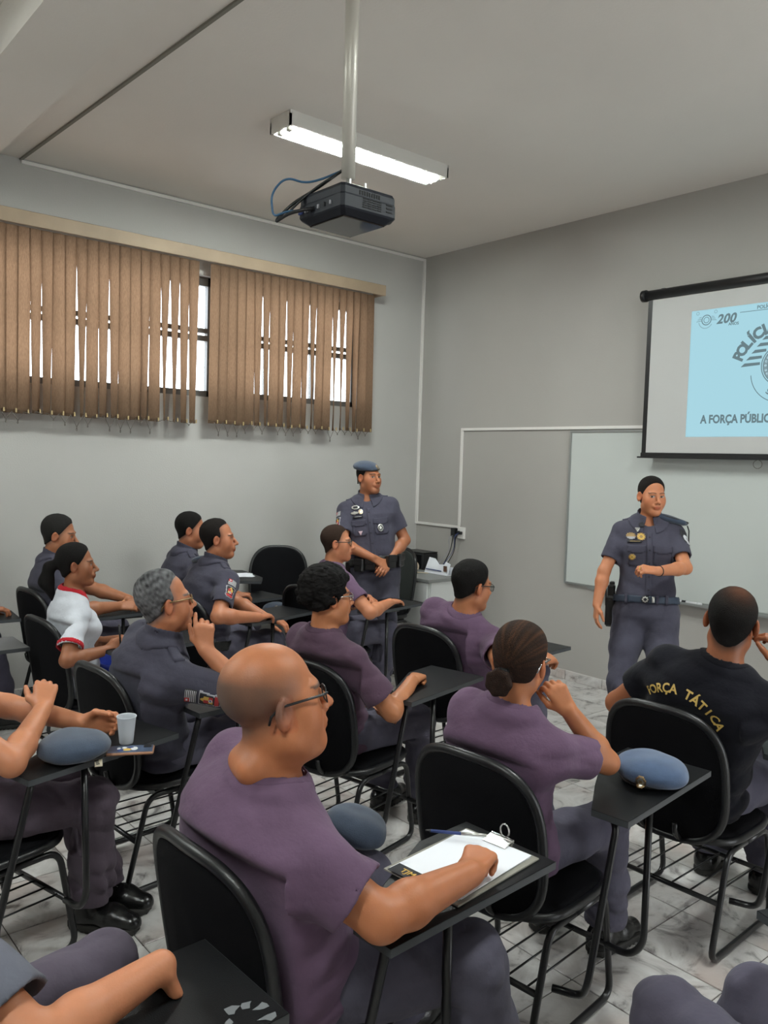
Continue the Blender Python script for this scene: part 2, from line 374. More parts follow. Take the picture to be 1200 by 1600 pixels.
# ---------------------------------------------------------------- blinds
def blind(name, label, y0, y1, ztop, zbot, gaps, vy0, vy1, valance):
    xb = .12
    t = thing('vertical_blind', label, 'blind', (0, (y0+y1)/2, ztop), 'fabric vertical blinds')
    if valance:
        beige = mat('valance', (.36, .27, .185), .6, var=.12, vscale=3)
        mk('valance', *cat(bbox((xb+.045, (vy0+vy1)/2, 3.283), (.008, (vy1-vy0)/2, .047), .003), boxe((.005, vy0, 3.318), (xb+.04, vy1, 3.33)), boxe((.005, vy1-.012, 3.24), (xb+.04, vy1, 3.318))), beige, t)
        mk('headrail', *boxe((xb-.02, vy0, 3.26), (xb+.02, vy1-.03, 3.30)), M['white_paint'], t)
    n = int(round((y1-y0-.089)/.0775))+1
    ys = np.linspace(y0+.0445, y1-.0445, n); bottoms = []
    for i, y in enumerate(ys):
        a0 = RNG.uniform(-6, 16); a1 = RNG.uniform(-10, 18)
        for gy, amt in gaps:
            if abs(y-gy) < .052: a1 = min(a1, -amt*1.0+RNG.uniform(-3, 3)); a0 = min(a0, RNG.uniform(-8, 2))
        zb = zbot+RNG.uniform(-.006, .006); V = []; F = []; nr = 13; nc = 5; sw = RNG.uniform(-.006, .006)
        for r in range(nr):
            f = r/(nr-1); z = ztop+(zb-ztop)*f; a = rad(a0+(a1-a0)*f**.8)
            for c in range(nc):
                u = (c/(nc-1)-.5); V.append((xb+.089*u*math.sin(a)+.010*(1-4*u*u)*math.cos(a), y+sw*f+.089*u*math.cos(a)-.008*(1-4*u*u)*math.sin(a), z))
        for r in range(nr-1):
            for c in range(nc-1): F.append((r*nc+c, r*nc+c+1, (r+1)*nc+c+1, (r+1)*nc+c))
        s = mk('slat', V, F, M['slat'], t, True)
        mk('hem_weight', *bbox((xb+.005, y+sw, zb+.012), (.004, .04, .012), .002, R=A([[math.cos(a), math.sin(a), 0], [-math.sin(a), math.cos(a), 0], [0, 0, 1]])), M['slat'], s)
        mk('clip', *bbox((xb+.019, y+.025, zb+.016), (.004, .005, .014), .001), mat_clip, s)
        bottoms.append((xb+.012, y+sw, zb+.01))
    for i in range(len(bottoms)-1):
        a, b = A(bottoms[i]), A(bottoms[i+1]); sag = RNG.choice([.012, .03, .05, .08, .11], p=[.2, .15, .2, .25, .2])
        mk('bead_chain', *tube([a+(b-a)*q+A((.01, (b-a)[1]*(.25*math.sin(2*math.pi*q)), -sag*4*q*(1-q))) for q in np.linspace(0, 1, 9)], .0022, 5), mat_chain, t, True)
mat_clip = mat('clip', (.45, .33, .16), .4); mat_chain = mat('chain', (.10, .085, .07), .5)
blind('vertical_blind', 'brown fabric vertical blind in the left window bay, wide white gaps at its middle slats', -4.95, -2.45, 3.232, 1.995,
      [(-4.5, 30), (-4.2, 40), (-3.62, 44), (-3.44, 30), (-3.34, 58), (-3.19, 38), (-3.1, 38), (-2.87, 42), (-2.75, 62), (-2.665, 58), (-2.62, 35), (-2.545, 35)], 0, 0, False)
blind('vertical_blind', 'brown fabric vertical blind nearest the room corner under the beige valance', -2.355, -.71, 3.232, 2.0,
      [(-1.93, 30), (-1.83, 52), (-1.70, 30), (-1.61, 42), (-1.45, 30), (-1.38, 60), (-1.165, 58), (-1.10, 56), (-.94, 35)], -4.95, -.62, True)
# ---------------------------------------------------------------- whiteboard
def whiteboard():
    x0, x1, z0, z1 = 1.845, 4.6, .81, 2.02
    t = thing('whiteboard', 'large white writing board with aluminium frame on the front wall', 'whiteboard', ((x0+x1)/2, -.01, z0))
    mk('board_panel', *boxe((x0, -.016, z0), (x1, -.001, z1)), mat('board_surface', (.52, .55, .53), .32, .5), t)
    fr = mat('aluminium', (.36, .38, .37), .4, .5, .6); f = .016
    mk('board_frame', *cat(boxe((x0-f, -.026, z0-f), (x1+f, -.001, z0)), boxe((x0-f, -.026, z1), (x1+f, -.001, z1+f)), boxe((x0-f, -.026, z0), (x0, -.001, z1)), boxe((x1, -.026, z0), (x1+f, -.001, z1))), fr, t)
    mk('pen_tray', *cat(boxe((2.1, -.075, z0-.022), (4.3, -.026, z0-.016)), boxe((2.1, -.079, z0-.022), (4.3, -.075, z0-.006))), fr, t)
    for x, c, lb in ((2.33, 'pblack', 'black marker on the whiteboard tray left of the woman'), (2.86, 'pblack', 'dark marker on the whiteboard tray right of the woman'), (2.98, 'pwhite', 'white marker on the whiteboard tray right of the woman')):
        m = thing('marker', lb, 'marker', (x, -.05, z0-.016), 'markers on the whiteboard tray')
        mk('barrel', *tube([(x-.055, -.05, z0-.006), (x+.035, -.05, z0-.006)], .009, 8), M['pwhite'], m, True)
        mk('cap', *tube([(x+.035, -.05, z0-.006), (x+.065, -.05, z0-.006)], .0098, 8), M[c], m, True)
whiteboard()
# ---------------------------------------------------------------- projection screen and slide
def screen():
    y = -.115; x0, x1 = 2.51, 5.15
    t = thing('projection_screen', 'black edged roll-down projection screen on the front wall showing a pale blue slide', 'screen', ((x0+x1)/2, 0, 3.0))
    mk('case', *tube([(x0, y, 3.0), (x1, y, 3.0)], .036, 16), M['black_plastic'], t, True)
    mk('end_cap', *tube([(x0-.012, y, 3.0), (x0+.02, y, 3.0)], .043, 14), M['black_plastic'], t, True)
    mk('end_cap', *tube([(x1-.02, y, 3.0), (x1+.012, y, 3.0)], .043, 14), M['black_plastic'], t, True)
    for x in (2.66, 4.9): mk('wall_bracket', *boxe((x-.015, y, 3.01), (x+.015, -.002, 3.04)), M['black_metal'], t)
    sw = mat('screen_white', (.50, .50, .49), .8, .2)
    mk('fabric', *boxe((2.583, y-.001, 1.862), (5.06, y+.001, 2.985)), sw, t)
    mk('fabric_border', *cat(boxe((2.548, y-.0015, 1.862), (2.583, y+.0015, 2.985)), boxe((5.06, y-.0015, 1.862), (5.095, y+.0015, 2.985))), M['black_plastic'], t)
    mk('bottom_bar', *cat(bbox(((x0+x1)/2, y, 1.845), (1.285, .012, .018), .004), bbox(((x0+x1)/2, y, 1.829), (1.31, .016, .006), .002)), M['black_plastic'], t)
    mk('pull_loop', *tube([(3.415+.03*math.sin(a), y, 1.795+.028*math.cos(a)) for a in np.linspace(.3, 2*math.pi-.3, 12)], .002, 5), mat_chain, t, True)
    # projected slide
    sx0, sx1, sz0, sz1 = 2.893, 4.06, 1.976, 2.846
    bl = emission('slide_light', (.36, .61, .695), 1.0); gy = emission('slide_grey', (.135, .20, .22), 1.0); gl = emission('slide_pale_grey', (.24, .38, .43), 1.0)
    rd = emission('slide_red', (.42, .16, .13), 1.0); pb = emission('slide_white', (.50, .72, .80), 1.0)
    s = mk('slide', *boxe((sx0, y-.0022, sz0), (sx1, y-.0012, sz1)), bl, t)
    Yf = y-.0028
    def flat(name, V2, F, m):  # 2D -> wall
        V = [(v[0], Yf, v[1]) for v in V2]; return mk(name, V, F, m, s)
    def ring(cx, cz, r0, r1, a0=0, a1=360, n=48, ex=1):
        A_ = np.radians(np.linspace(a0, a1, n+1)); V = [(cx+r*math.cos(a), cz+r*math.sin(a)*ex) for a in A_ for r in (r0, r1)]
        return V, [(2*i, 2*i+1, 2*i+3, 2*i+2) for i in range(n)]
    def txt(name, st, size, x, z, m, bold=.0, ang=0, sp=1.0, shear=0, sx=1.0):
        V, F = text_mesh(st, size, bold, sp); V = V*A((sx, 1, 1)); c, sn = math.cos(rad(ang)), math.sin(rad(ang))
        flat(name, [(x+c*(v[0]+shear*v[1])-sn*v[1], z+sn*(v[0]+shear*v[1])+c*v[1]) for v in V], F, m)
    def arc(name, st, size, cx, cz, r, a0, da, m, bold, top=True):
        Vs = []
        for i, ch in enumerate(st):
            if ch == ' ': continue
            V, F = text_mesh(ch, size, bold); th = rad(a0+da*i)
            bx = A((math.cos(th), math.sin(th))); tx = A((math.sin(th), -math.cos(th))) if top else A((-math.sin(th), math.cos(th))); up = bx if top else -bx
            Vs.append(([A((cx, cz))+bx*r+tx*v[0]+up*v[1] for v in V], F))
        flat(name, *cat(*Vs), m)
    ex, ez = 3.535, 2.435
    arc('slide_text', 'POLÍCIA MILITAR', .098, ex, ez-.055, .282, 156, -8.6, gy, .005)
    # wing stripes left and right of the medallion
    for sg in (-1, 1):
        for k in range(6):
            zz = ez+.012+.042*k; x_in = math.sqrt(max(.142**2-(zz-ez)**2, .03**2)); x_out = .265-.033*k
            flat('wing_stripe', [(ex+sg*x_in, zz-.004), (ex+sg*x_out*1.02, zz-.011), (ex+sg*(x_out-.02), zz+.012), (ex+sg*x_in, zz+.014)][::sg], [(0, 1, 2, 3)], gy)
    flat('medallion_ring', *ring(ex, ez, .128, .134), gy); flat('medallion_ring', *ring(ex, ez, .118, .122), gy); flat('medallion_ring', *ring(ex, ez, .088, .092), gy)
    for k in range(24):
        a = 2*math.pi*k/24; flat('medallion_star', *ring(ex+.105*math.cos(a), ez+.105*math.sin(a), 0, .009, n=8), pb)
    flat('medallion_band', *ring(ex, ez, .092, .118), emission('slide_mid_grey', (.20, .29, .32), 1.0))
    flat('medallion_core', *ring(ex, ez, .055, .084), rd); flat('medallion_core', *ring(ex, ez, 0, .05), gl)
    flat('lower_arc', *ring(ex, ez-.04, .196, .201, 185, 355), gy)
    arc('slide_text', 'SÃO PAULO', .05, ex, ez-.04, .165, 238, 8, gy, .001, top=False)
    txt('slide_text', 'A FORÇA PÚBLICA', .078, 3.262, 2.070, gy, .0030, sx=.80)
    txt('slide_text', '200', .085, 3.145, 2.742, gy, .003, shear=.25, sp=1.05); txt('slide_text', 'ANOS', .026, 3.2, 2.722, gy, .0008)
    txt('slide_text', 'POLÍCIA MILITAR', .032, 3.475, 2.808, gy, .0008)
    flat('slide_line', [(3.24, 2.797), (3.98, 2.797), (3.98, 2.801), (3.24, 2.801)], [(0, 1, 2, 3)], gy)
    flat('logo_ring', *ring(3.005, 2.775, .030, .036), gy); flat('logo_ring', *ring(3.005, 2.775, .017, .021), gy); flat('logo_ring', *ring(3.0, 2.77, .048, .053, 190, 330), gl)
    for sg in (-1, 1):
        for k in range(3): flat('logo_stripe', [(3.005+sg*.036, 2.77+.012*k), (3.005+sg*(.075-.008*k), 2.766+.012*k), (3.005+sg*(.07-.008*k), 2.772+.012*k), (3.005+sg*.036, 2.776+.012*k)][::sg], [(0, 1, 2, 3)], gl)
        flat('logo_ring', *ring(3.005+sg*.065, 2.825, .008, .012, n=16), gl)
screen()
# ---------------------------------------------------------------- projector
def projector():
    x, y, z = 3.51, -3.61, 2.655
    t = thing('projector', 'black projector hanging from the grey ceiling pole', 'projector', (x, y, CEIL))
    mk('pole', *tube([(x, y, z+.118), (x, y, CEIL)], .0255, 20), mat('pole_paint', (.52, .49, .44), .4, .5, .3), t, True)
    mk('ceiling_flange', *tube([(x, y, CEIL-.012), (x, y, CEIL)], .06, 20), M['steel'], t)
    mk('rod', *tube([(x, y, z+.07), (x, y, z+.13)], .006, 8), M['steel'], t, True)
    mp = mk('mount_plate', *cat(bbox((x, y, z+.078), (.06, .045, .004), .002), bbox((x+.045, y-.03, z+.062), (.006, .006, .02), .001), bbox((x-.045, y-.03, z+.062), (.006, .006, .02), .001), bbox((x+.045, y+.035, z+.062), (.006, .006, .02), .001), bbox((x-.045, y+.035, z+.062), (.006, .006, .02), .001)), M['steel'], t)
    for s in ((.05, -.03), (-.05, -.03), (.05, .04)): mk('bolt', *tube([(x+s[0], y+s[1], z+.05), (x+s[0], y+s[1], z+.098)], .005, 6), M['steel'], mp)
    hx, hy = .135, .125
    pb = mat('projector_shell', (.009, .011, .017), .5, .25)
    poly = lambda k, c: [(x-hx*k+c, y-hy*k), (x+hx*k-c, y-hy*k), (x+hx*k, y-hy*k+c), (x+hx*k, y+hy*k-c), (x+hx*k-c, y+hy*k), (x-hx*k+c, y+hy*k), (x-hx*k, y+hy*k-c), (x-hx*k, y-hy*k+c)]
    layers = [(.80, -.052), (.97, -.034), (1.0, -.028), (1.0, .012), (.985, .018), (.985, .040), (.94, .052)]
    V = []; F = []
    for k, zz in layers: V += [(px, py, z+zz) for px, py in poly(k, .012)]
    for i in range(len(layers)-1):
        for k in range(8): F.append((i*8+k, i*8+(k+1) % 8, i*8+8+(k+1) % 8, i*8+8+k))
    F += [tuple(range(8))[::-1], tuple(range(48, 56))]
    sh = mk('body', V, F, pb, t)
    mk('bottom_panel', *bbox((x, y, z-.0535), (hx*.76, hy*.76, .003), .002), mat('gloss_panel', (.05, .04, .035), .06, .5, .6), t)
    for k in range(4):
        for j in range(5): mk('vent_slot', *boxe((x+hx-.001, y-.035+.022*k, z-.020+.0075*j), (x+hx+.0015, y-.017+.022*k, z-.0165+.0075*j)), mat_slot, sh)
    for j in range(3): mk('vent_slot', *boxe((x+hx-.001, y+.072, z-.016+.012*j), (x+hx+.0015, y+.10, z-.011+.012*j)), mat_slot, sh)
    for k in range(9): mk('vent_slot', *boxe((x+hx*.985-.001, y-.05+.011*k, z+.022), (x+hx*.985+.0012, y-.044+.011*k, z+.036)), mat_slot, sh)
    for k, (w_, c) in enumerate(((.022, 'pblue'), (.018, 'pgrey'), (.022, 'pblack'), (.010, 'pgrey'), (.008, 'pblack'), (.008, 'pgrey'))):
        px = x-.115+.037*k; mk('port', *bbox((px, y-hy-.002, z-.008), (w_*.5, .004, .007), .001), M[c], sh)
    mk('lens', *tube([(x+.07, y+hy-.002, z-.005), (x+.07, y+hy+.018, z-.005)], .028, 20), M['black_plastic'], t, True)
    mk('lens_glass', *tube([(x+.07, y+hy+.012, z-.005), (x+.07, y+hy+.0195, z-.005)], .021, 20), M['pane'], t, True)
    cb = mat('cable_blue', (.03, .10, .20), .5)
    def cable(P, r, m): mk('cable', *tube(fillet(P, .08, 9), r, 7), m, t, True)
    cable([(x-.012, y-.010, z+.15), (x-.07, y-.07, z+.115), (x-.11, y-.115, z+.10), (x-.14, y-.18, z+.115), (x-.19, y-.21, z+.06), (x-.17, y-.21, z-.03), (x-.12, y-.19, z-.015), (x-.07, y-hy-.004, z-.008)], .0042, cb)
    cable([(x-.016, y-.012, z+.15), (x-.08, y-.09, z+.075), (x-.12, y-.16, z+.02), (x-.155, y-.20, z-.035), (x-.15, y-.21, z-.05), (x-.10, y-.18, z-.02), (x-.03, y-hy-.004, z-.008)], .0058, M['black_plastic'])
    cable([(x-.010, y-.016, z+.145), (x-.06, y-.09, z+.085), (x-.10, y-.14, z+.03), (x-.135, y-.18, z-.025), (x-.09, y-.17, z-.02), (x-.05, y-hy-.004, z-.008)], .0045, M['black_plastic'])
mat_slot = mat('slot', (.002, .002, .002), .8)
projector()
# ---------------------------------------------------------------- front corner: outlet, desk and what is on it
def corner():
    t = thing('power_outlet', 'white wall outlet with black plugs in the front corner', 'outlet', (.63, 0, 1.10))
    mk('face_plate', *bbox((.635, -.012, 1.10), (.043, .012, .055), .004), M['trim'], t)
    mk('plug', *bbox((.615, -.035, 1.105), (.014, .014, .014), .004), M['black_plastic'], t)
    mk('plug', *bbox((.645, -.035, 1.10), (.014, .014, .014), .004), M['black_plastic'], t)
    mk('plug', *bbox((.555, -.03, 1.10), (.022, .028, .042), .006), M['black_plastic'], t)
    for i, (a, b, r, m) in enumerate((((.615, -.05, 1.10), (.50, -.10, .765), .004, 'black_plastic'), ((.645, -.05, 1.095), (.56, -.12, .765), .004, 'black_plastic'), ((.635, -.05, 1.10), (.53, -.14, .765), .003, 'pblue'), ((.56, -.055, 1.07), (.48, -.16, .765), .003, 'pgrey'))):
        mk('cord', *tube(fillet([a, (a[0], a[1]-.05, a[2]-.02), ((a[0]+b[0])/2+.01*i, -.07, .93), (b[0], b[1], b[2]+.03), b], .1, 6), r, 6), M[m], t, True)
    # teacher's desk
    x0, x1, y0, y1, h = .02, .96, -.72, -.06, .752
    t = thing('desk', "teacher's desk with grey top and white drawers in the front corner", 'desk', ((x0+x1)/2, (y0+y1)/2, 0))
    gr = mat('desk_top', (.23, .235, .23), .5); wh = mat('desk_white', (.62, .63, .62), .45)
    mk('desk_top', *bbox(((x0+x1)/2, (y0+y1)/2, h-.014), ((x1-x0)/2, (y1-y0)/2, .014), .003), gr, t)
    mk('carcass', *cat(boxe((.50, y0+.03, .08), (.94, y1, .11)), boxe((.50, y0+.03, .08), (.515, y1, h-.028)), boxe((.925, y0+.03, .08), (.94, y1, h-.028)), boxe((.50, y1-.015, .08), (.94, y1, h-.028))), wh, t)
    for k in range(3):
        z = .64-.2*k; d = mk('drawer', *bbox((.72, y0+.02, z), (.212, .012, .09), .004), wh, t)
        mk('handle', *boxe((.62, y0+.002, z+.076), (.82, y0+.008, z+.088)), M['tablet_grey'], d)
        d = mk('side_panel', *bbox((.945, (y0+y1)/2+.01, z), (.006, (y1-y0)/2-.03, .088), .004), wh, t)
    for sx in (.06,):
        for yy in (y0+.06, y1-.05): mk('leg', *boxe((sx-.02, yy-.02, 0), (sx+.02, yy+.02, h-.028)), M['tablet_grey'], t)
    for yy in (y0+.06, y1-.05):
        for xx in (.52, .92): mk('foot', *boxe((xx-.018, yy-.018, 0), (xx+.018, yy+.018, .08)), M['tablet_grey'], t)
    zt = h
    t = thing('speaker_box', 'black box-shaped device at the wall end of the desk', 'device', (.28, -.24, zt))
    mk('body', *bbox((.30, -.22, zt+.075), (.15, .10, .075), .012), M['black_plastic'], t); mk('front_panel', *bbox((.30, -.322, zt+.075), (.13, .004, .06), .003), M['black_fabric'], t); mk('lid', *bbox((.30, -.22, zt+.153), (.145, .095, .004), .002), M['black_plastic'], t)
    t = thing('tape_roll', 'cream coloured roll lying on its side on the desk', 'roll', (.46, -.46, zt))
    pr = [(.018, -.04), (.042, -.04), (.045, -.036), (.045, .036), (.042, .04), (.018, .04), (.018, -.04)]
    mk('roll', *lathe(pr, 24, (.47, -.46, zt+.0455), A([[0, 0, 1], [1, 0, 0], [0, 1, 0]])), mat('cream', (.55, .45, .33), .7), t, False)
    mk('loose_end', *tube([(.52, -.47, zt+.006), (.57, -.52, zt+.006), (.64, -.51, zt+.012), (.68, -.46, zt+.007)], .005, 6), mat('cream2', (.58, .5, .38), .7), t, True)
    t = thing('desk_calendar', 'white stepped card calendar with brown print standing on the desk', 'calendar', (.70, -.36, zt))
    pts = [(.56, 0), (.86, 0), (.86, .10), (.80, .115), (.79, .09), (.72, .085), (.66, .13), (.58, .135)]
    V = [(px, -.40+.04*(pz/.13), zt+.001+pz) for px, pz in pts]+[(px, -.395+.04*(pz/.13), zt+.001+pz) for px, pz in pts]; n = len(pts)
    mk('card', V, [tuple(range(n)), tuple(range(n, 2*n))[::-1]]+[(i, (i+1) % n, n+(i+1) % n, n+i)[::-1] for i in range(n)], M['paper'], t)
    mk('back_card', *cat(boxe((.56, -.33, zt), (.86, -.326, zt+.07)), boxe((.56, -.40, zt), (.86, -.326, zt+.002))), M['paper'], t)
    mk('print', *boxe((.81, -.4035, zt+.035), (.85, -.3995, zt+.085)), mat('brown_print', (.12, .06, .04), .7), t)
    mk('print', *boxe((.58, -.402, zt+.03), (.78, -.3985, zt+.038)), M['pblue'], t)
corner()
# ---------------------------------------------------------------- tablet-arm chairs
def outline(w, h, n=44, p=3.4, ptop=None):
    V = []
    for i in range(n):
        a = 2*math.pi*i/n; c, s = math.cos(a), math.sin(a); e = 2/(ptop if ptop and s > 0 else p)
        V.append((w*math.copysign(abs(c)**e, c), h*math.copysign(abs(s)**e, s)))
    return V
def cushion(w, h, t, bulge, n=44, p=3.4, curve=0, ptop=None):
    """rounded pad: front side bulged, back side flat; returns verts in (x, z, depth)"""
    rings = [(0.0, t/2+bulge), (.45, t/2+bulge*.85), (.8, t/2+bulge*.45), (.95, t/2*.9), (1.0, t/4), (1.0, -t/4), (.955, -t/2), (.5, -t/2), (0, -t/2)]
    O = outline(w, h, n, p, ptop); V = []; F = []
    for k, d in rings:
        for x, z in O: V.append((x*k, z*k, d+curve*(x*k/w)**2))
    for i in range(len(rings)-1):
        for j in range(n): F.append((i*n+j, i*n+(j+1) % n, (i+1)*n+(j+1) % n, (i+1)*n+j))
    return V, F
CH = {}
def chair_protos():
    tilt = rad(9); c, s = math.cos(tilt), math.sin(tilt)
    def back(v): x, z, d = v; return (x, -.205-(z+.245)*s+d*c-.01, .40+(z+.245)*c+d*s)   # pad pivots at the bottom
    V, F = cushion(.228, .245, .03, .012, curve=.035, p=3.2, ptop=2.9)
    CH['backrest'] = ([back(v) for v in V], F, 'black_fabric', True)
    O = outline(.231, .248, 60, 3.2, 2.9); P = [back((x, z, -.004+.035*(x/.231)**2)) for x, z in O]
    CH['back_trim'] = (*tube(P, .0155, 8, closed=True), 'black_plastic', True)
    V, F = cushion(.232, .215, .045, .014, p=3.6)
    CH['seat'] = ([(x, z+.005, .425+d) for x, z, d in V], F, 'black_fabric', True)
    O = outline(.235, .218, 60, 3.6); CH['seat_trim'] = (*tube([(x, z+.005, .418) for x, z in O], .015, 8, closed=True), 'black_plastic', True)
    CH['back_support'] = (*cat(*[tube(fillet([(x, -.02, .385), (x, -.20, .385), (x, -.255, .43), (x, -.262, .47)], .05, 5), .011, 6) for x in (-.07, .07)]), 'black_metal', True)
    for sx in (-1, 1):
        x = .225*sx
        CH['leg_frame', sx] = (*tube(fillet([(x, -.02, .385), (x, -.16, .385), (x, -.255, .014), (x, .235, .014), (x, .165, .385), (x, -.02, .385)], .055, 6), .0115, 9, caps=True), 'black_metal', True)
    CH['crossbar', 0] = (*tube([(-.225, -.205, .21), (.225, -.205, .21)], .010, 8), 'black_metal', True)
    CH['crossbar', 1] = (*tube([(-.225, .195, .20), (.225, .195, .20)], .010, 8), 'black_metal', True)
    CH['rack_wire'] = (*tube([(0, -.205, .212), (0, .195, .205)], .0035, 6), 'black_metal', True)
    CH['seat_bracket'] = (*cat(boxe((-.225, .05, .380), (.225, .09, .40)), boxe((-.225, -.13, .380), (.225, -.09, .40))), 'black_metal', False)
    poly = [(.285, -.05), (.40, -.05), (.40, .53), (.10, .53), (.10, .34), (.20, .12)]
    V, F = prism(poly, .722, .740); CH['tablet'] = (V, F, 'tablet', False)
    n = len(poly); q = []
    e0 = [(px+(.0015 if px > .3 else -.0015), py+(.0015 if py > .3 else -.0015)) for px, py in poly]
    V = [(x, y, .7205) for x, y in e0]+[(x, y, .7395) for x, y in e0]; CH['tablet_edge'] = (V, [(i, (i+1) % n, n+(i+1) % n, n+i) for i in range(n)], 'tablet_edge', False)
    CH['tablet_post', 0] = (*tube(fillet([(.30, .02, .712), (.345, -.01, .70), (.335, -.12, .26), (.31, -.10, .20), (.225, -.13, .20)], .05, 6), .0115, 8), 'black_metal', True)
    CH['tablet_post', 1] = (*tube(fillet([(.36, .17, .712), (.355, .185, .26), (.31, .19, .20), (.225, .19, .20)], .05, 6), .0115, 8), 'black_metal', True)
    CH['tablet_rail'] = (*cat(tube([(.30, .0, .710), (.36, .30, .710)], .010, 8), boxe((.27, .08, .712), (.37, .11, .722)), boxe((.22, .28, .712), (.38, .31, .722))), 'black_metal', False)
_cm = {}
def chair(x, y, yaw, label, group='tablet-arm chairs', tab='tablet', with_tablet=True):
    t = thing('tablet_chair', label, 'chair', (x, y, 0), group, local=True); t.rotation_euler = (0, 0, rad(yaw))
    def part(key, name, m=None, parent=None, dx=0):
        V, F, mm, sm = CH[key]; k = (key, m)
        if k not in _cm:
            o = mk(name, V, F, M[m or mm], parent or t, sm); _cm[k] = o.data
        else:
            o = bpy.data.objects.new(name, _cm[k]); link(o, parent or t); o['_o'] = (0., 0., 0.)
        if dx: o.location.x = dx
        return o
    b = part('backrest', 'backrest', m=None if with_tablet else 'dark_shell'); part('back_trim', 'edge_trim', parent=b)
    st = part('seat', 'seat'); part('seat_trim', 'edge_trim', parent=st)
    part('back_support', 'back_support'); part('seat_bracket', 'seat_bracket')
    for sx in (-1, 1): part(('leg_frame', sx), 'leg_frame')
    for k in (0, 1): part(('crossbar', k), 'crossbar')
    for k in range(6): part('rack_wire', 'rack_wire', dx=-.18+.072*k)
    if with_tablet:
        tb = part('tablet', 'tablet', m=tab); part('tablet_edge', 'edge_band', parent=tb); part('tablet_rail', 'tablet_rail', parent=tb)
        for k in (0, 1): part(('tablet_post', k), 'tablet_post')
    return t
chair_protos()
CHAIRS = dict(
 bald=(4.333, -4.346, 3, 'black tablet-arm chair of the bald man with the clipboard'),
 bun=(4.28, -3.43, 6, 'black tablet-arm chair of the woman with the hair bun, blue beret on its tablet'),
 tatica=(4.368, -2.504, 2, 'black tablet-arm chair of the man in the black lettered shirt'),
 curly=(3.063, -3.205, 12, 'black tablet-arm chair of the curly-haired person in glasses'),
 lean=(2.829, -2.28, 5, 'black tablet-arm chair of the dark-haired man leaning forward in glasses'),
 grey=(2.70, -3.955, 5, 'black tablet-arm chair of the grey-haired officer with hand on chin'),
 white=(1.60, -3.83, 5, 'black tablet-arm chair of the woman in the white shirt'),
 back=(.66, -3.60, 5, 'black tablet-arm chair of the man in the back row by the window wall'),
 left=(3.0, -4.74, 14, 'black tablet-arm chair at left with beret, cup and phone on its tablet'),
 near=(4.389, -5.195, 2, 'black tablet-arm chair nearest the camera, scraped tablet at bottom left'),
 far=(1.22, -4.68, 0, 'tablet-arm chair with grey tablet at the left edge beside the white-shirted woman'),
 uni=(1.30, -2.93, 14, 'black tablet-arm chair of the officer with flag and crest on his sleeve'),
 uni2=(.62, -2.72, 5, 'black tablet-arm chair beside the window wall with the half-hidden officer'),
 buzz=(1.40, -2.06, 10, 'black tablet-arm chair of the short-haired man in glasses by the standing officer'),
 empty=(.42, -1.88, -125, 'empty black tablet-arm chair against the window wall, papers on its tablet'),
 farback=(.40, -4.46, -5, 'black tablet-arm chair by the wall at the far left edge, a hand on its tablet'),
 wall=(.74, -1.12, 180, 'empty dark chair in front of the desk beside the standing officer'),
 right=(5.60, -3.88, 70, 'black tablet-arm chair at the bottom right edge of the photo'))
for k, v in CHAIRS.items():
    c_ = chair(*v, tab='tablet_grey' if k == 'far' else 'tablet', with_tablet=(k != 'wall'))
    if k == 'grey':
        for o_ in c_.children:
            if o_.name.split('.')[0] == 'tablet': o_.scale = (1, .80, 1)
    if k in ('empty', 'wall'): c_.scale = (1, 1, 1.13)
# ---------------------------------------------------------------- implicit surfaces (smooth unions meshed by surface nets)
def smin(a, b, k):
    h = np.maximum(k-np.abs(a-b), 0)/k
    return np.minimum(a, b)-h*h*k*.25
def smax(a, b, k): return -smin(-a, -b, k)
def rc(a, b, ra, rb, flat=None):
    a = A(a, np.float32); b = A(b, np.float32); ab = b-a; abn = ab/np.float32(max(float(ab@ab), 1e-10)); ra = np.float32(ra); rd = np.float32(rb)-ra
    if flat is not None: fn, fk = A(flat[0], np.float32), np.float32(flat[1]-1)
    def f(P):
        q = P.astype(np.float32, copy=False)-a; t = np.clip(q@abn, 0, 1); q -= t[:, None]*ab
        if flat is not None: q = q+np.outer((q@fn)*fk, fn)
        return np.sqrt(np.einsum('ij,ij->i', q, q))-(ra+rd*t)
    return f
def ell(c, r, R=None):
    c = A(c, np.float32); r = A(r, np.float32); R = None if R is None else A(R, np.float32)
    def f(P):
        q = P.astype(np.float32, copy=False)-c
        if R is not None: q = q@R
        q = q/r; k0 = np.sqrt(np.einsum('ij,ij->i', q, q))+1e-7; q /= r; k1 = np.sqrt(np.einsum('ij,ij->i', q, q))+1e-7
        return k0*(k0-1)/k1
    return f
OFF8 = np.stack(np.meshgrid(np.arange(9), np.arange(9), np.arange(9), indexing='ij'), -1).reshape(-1, 3)
CORN = A([(i, j, k) for i in (0, 1) for j in (0, 1) for k in (0, 1)])
EDG = [(a, b) for a in range(8) for b in range(a+1, 8) if abs(CORN[a]-CORN[b]).sum() == 1]
